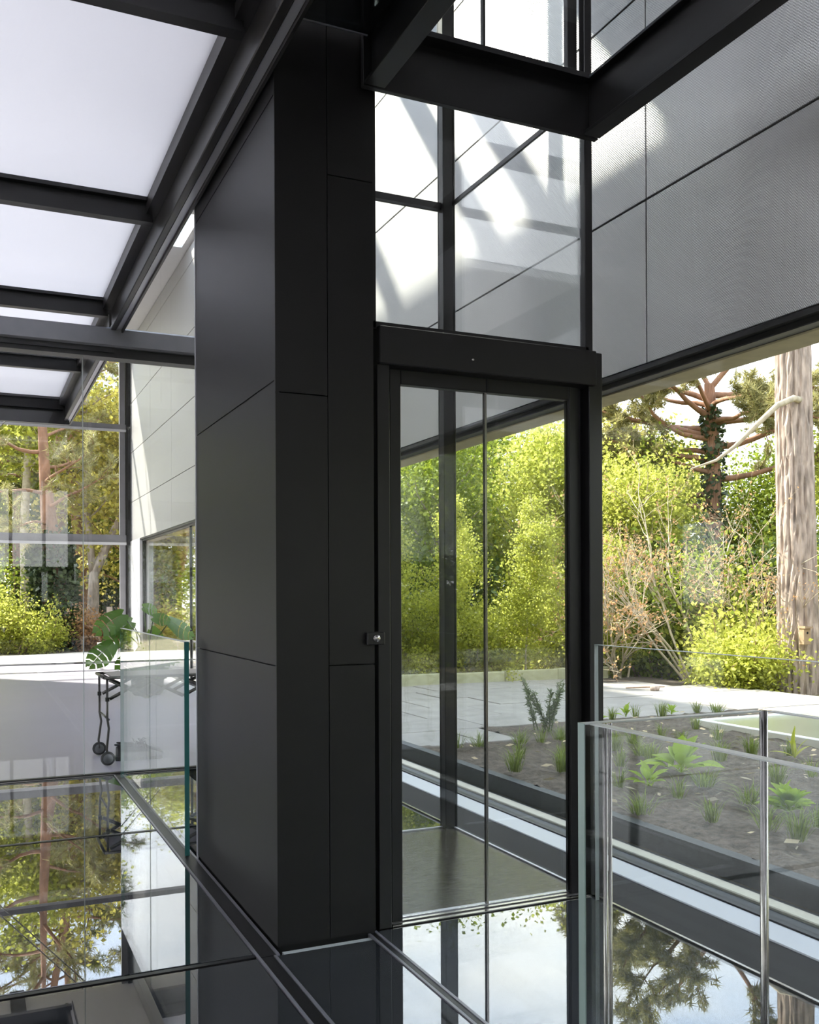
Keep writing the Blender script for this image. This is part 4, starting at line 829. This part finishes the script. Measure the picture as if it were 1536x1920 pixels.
for x, inn in ((TX0, 1), (TX1, -1)):
    for y, sgn in ((TY0 + .0, -1), (TY1 - .0, 1)):
        lg = MB().tube([(x, y, TZ - .02), (x, y, .34), (x + .012 * inn, y - .01 * sgn, .27), (x - .006 * inn, y + .012 * sgn, .12), (x, y + .005 * sgn, .055)], [.009] * 5, 8).build('leg', M['bar'], tv)
        wh = MB().lathe([(.012, -.02), (.040, -.018), (.050, -.012), (.052, 0), (.050, .012), (.040, .018), (.012, .02)], (x, y + .022 * sgn - .0, .053), 22, 'Y').build('wheel', M['rubber'], tv)
        MB().lathe([(0, -.0225), (.034, -.0215), (.036, -.017)], (x, y + .022 * sgn, .053), 18, 'Y').build('hub', M['grey'], wh); MB().lathe([(.036, .017), (.034, .0215), (0, .0225)], (x, y + .022 * sgn, .053), 18, 'Y').build('hub', M['grey'], wh)
        B('bracket', M['bar'], lg, x - .014, x + .014, y - .014, y + .014, .47, .50)
    MB().tube([(x + .01 * inn, TY0, .335), (x + .01 * inn, TY1, .335)], .008, 8).build('leg_brace', M['bar'], tv)
def shoe():
    r = empty('black_shoe', (0, 0, 0)); 
    # sole outline (x heel to toe)
    prof = [(-.15, .030), (-.13, .038), (-.06, .036), (0, .036), (.06, .046), (.11, .047), (.14, .036), (.158, .016)]
    def ring(x, w, z0, z1): return [(x, -w, z0), (x, w, z0), (x, w, z1), (x, -w, z1)]
    v = []; f = []
    for x, w_ in prof: v += ring(x, w_ + .004, 0, .022 + (.006 if x < -.04 else 0))
    for i in range(len(prof) - 1):
        for k in range(4): f.append((4 * i + k, 4 * i + (k + 1) % 4, 4 * i + 4 + (k + 1) % 4, 4 * i + 4 + k))
    f += [(3, 2, 1, 0), tuple(4 * (len(prof) - 1) + k for k in range(4))]; MB().add(v, f).build('sole', M['rubber'], r)
    sec = [(-.148, .022, .088), (-.135, .034, .098), (-.09, .036, .096), (-.04, .034, .090), (0, .033, .100), (.03, .036, .088), (.07, .042, .066), (.11, .042, .052), (.14, .032, .042), (.155, .012, .032)]
    v = []; f = []; n = 12
    for x, w_, h in sec:
        for k in range(n):
            a = math.pi * k / (n - 1); v.append((x, w_ * math.cos(a) * (1 if math.sin(a) < .5 else .92), .02 + (h - .02) * math.sin(a) ** .55))
    for i in range(len(sec) - 1):
        for k in range(n - 1): f.append((i * n + k, i * n + k + 1, (i + 1) * n + k + 1, (i + 1) * n + k))
    f += [tuple(range(n))[::-1], tuple((len(sec) - 1) * n + k for k in range(n))]; MB().add(v, f, True).build('upper', M['shoe'], r)
    MB().tube([(-.10 + .055 * math.cos(a), .024 * math.sin(a), .099 - .006 * math.cos(a)) for a in np.linspace(0, 6.283, 14)], .006, 6, False).build('collar', M['lace'], r)
    MB().add([(-.035, -.022, .098), (-.035, .022, .098), (-.05, .02, .130), (-.05, -.02, .130), (.03, -.018, .094), (.03, .018, .094)], [(0, 1, 2, 3), (0, 4, 5, 1)]).build('tongue', M['shoe'], r)
    for x, z in ((-.02, .100), (.0, .1035), (.02, .098), (.04, .089)): MB().tube([(x, -.026, z - .014), (x, 0, z + .004), (x + .006, .026, z - .014)], .0032, 5).build('lace', M['lace'], r)
    MB().tube([(0, 0, .106), (-.02, -.03, .128), (.0, -.045, .122), (.008, -.01, .108)], .003, 5).build('lace', M['lace'], r); MB().tube([(0, 0, .106), (.03, .02, .124), (.05, .03, .116), (.01, .01, .106)], .003, 5).build('lace', M['lace'], r)
    return r
s1 = shoe(); s1.location = (1.15, 7.53, 0); s1.rotation_euler = (0, 0, rad(-4)); s1.scale = (1.12,) * 3; tag(s1, 'black laced shoe under the trolley, nearer of the pair', 'shoe', 'pair of black shoes')
s2 = copy_tree(s1); s2.location = (1.18, 7.66, 0); s2.rotation_euler = (0, 0, rad(5)); s2['label'] = 'black laced shoe under the trolley, farther of the pair'
# monstera
PX, PY = 2.0, 12.35
mo = empty('monstera', (PX, PY, 0), 'large monstera with split glossy leaves in a dark pot behind the trolley', 'plant')
MB().lathe([(0, 0), (.16, 0), (.19, .03), (.215, .38), (.225, .40), (.205, .40), (.195, .36), (0, .36)], (PX, PY, 0), 28).build('pot', M['pot'], mo)
MB().lathe([(0, .37), (.198, .365)], (PX, PY, 0), 20).build('soil', M['soil'], mo)
def mon_leaf(L):
    m = MB(); W = .46 * L
    def prof(t): return W * (math.sin(math.pi * (t * .86 + .13)) ** .75)
    nl = 5
    for s in (1, -1):
        for i in range(nl):
            t0, t1 = i / nl, (i + .84) / nl if i > 0 else (i + 1) / nl
            a = []; tl = .10
            for u, off in ((0, 0), (.55, .02), (1, tl)):
                for t in (t0, t1):
                    tt = min(.97, t + off); wv = prof(min(.985, t + off * .3)) * u * (.97 if t == t0 else 1)
                    x = L * (t * .92 + off * .9) - (.16 * L if (i == 0 and u > .3 and t == t0) else 0); z = -.22 * L * (t ** 2) - .30 * wv * wv / W + .10 * wv
                    a.append((x, s * (wv if u else .002), z))
            n = len(m.v); f = [(0, 1, 3, 2), (2, 3, 5, 4)]; f = [q if s > 0 else q[::-1] for q in f]; m.add(a, f, True)
    m.add([(0, -.006, .002), (.93 * L, -.001, -.19 * L), (.93 * L, .001, -.19 * L), (0, .006, .002)], [(0, 1, 2, 3)], True)
    return m
lm = mon_leaf(.36).mesh('leaf', M['monstera'])
for (x, y, z, rz, ry, s) in [(1.66, 12.1, 1.02, 2.9, .45, 1.15), (1.52, 12.0, .66, 3.3, .65, 1.1), (2.24, 12.1, .93, .25, .45, 1.05), (1.98, 12.5, 1.10, .9, .1, .55), (2.02, 12.0, .98, -.3, .1, .6), (2.1, 12.0, .70, -1.2, .7, 1.0), (1.92, 11.95, .62, -1.7, .7, .95), (2.0, 12.0, .50, -1.0, .8, .9), (1.72, 12.2, .80, 3.0, .4, .95), (1.80, 12.3, .92, 2.3, .3, .85), (2.2, 12.3, .66, .3, .8, .95), (1.78, 11.95, .54, -2.4, .8, .95), (2.1, 12.6, .8, 1.2, .5, .9)]:
    o = link('leaf', lm, mo); o.location = (x - PX, y - PY, z); 
    dx = Vector((math.cos(rz), .25 * math.sin(rz) - .15, -ry * 1.1)).normalized(); nn = Vector((.25 * math.cos(rz), -.75, .62 + .25 * math.sin(9 * x))); nn = (nn - dx * nn.dot(dx)).normalized(); yy = nn.cross(dx)
    o.rotation_euler = Matrix((dx, yy, nn)).transposed().to_euler(); o.scale = (s, s, s)
    st = MB().tube([(0 + .05 * math.cos(rz), .05 * math.sin(rz), .36), ((x - PX) * .45, (y - PY) * .45, .36 + (z - .36) * .65), (x - PX, y - PY, z)], [.011, .009, .006], 6); q = bpy.data.objects.new('petiole', st.mesh('petiole', M['stem'])); COL.objects.link(q); q.parent = mo
# white stool beside the far glazing
ws = empty('white_side_table', (2.12, 17.1, 0), 'small white framed side table by the far glazing, partly behind monstera leaves', 'table')
B('table_top', M['whitepaint'], ws, 1.95, 2.30, 16.9, 17.25, .42, .445, bev=.004)
for x in (1.95, 2.275):
    for y in (16.9, 17.225): B('leg', M['whitepaint'], ws, x, x + .025, y, y + .025, 0, .42)
for x in (1.95, 2.275): B('stretcher', M['whitepaint'], ws, x, x + .02, 16.925, 17.225, .06, .08)
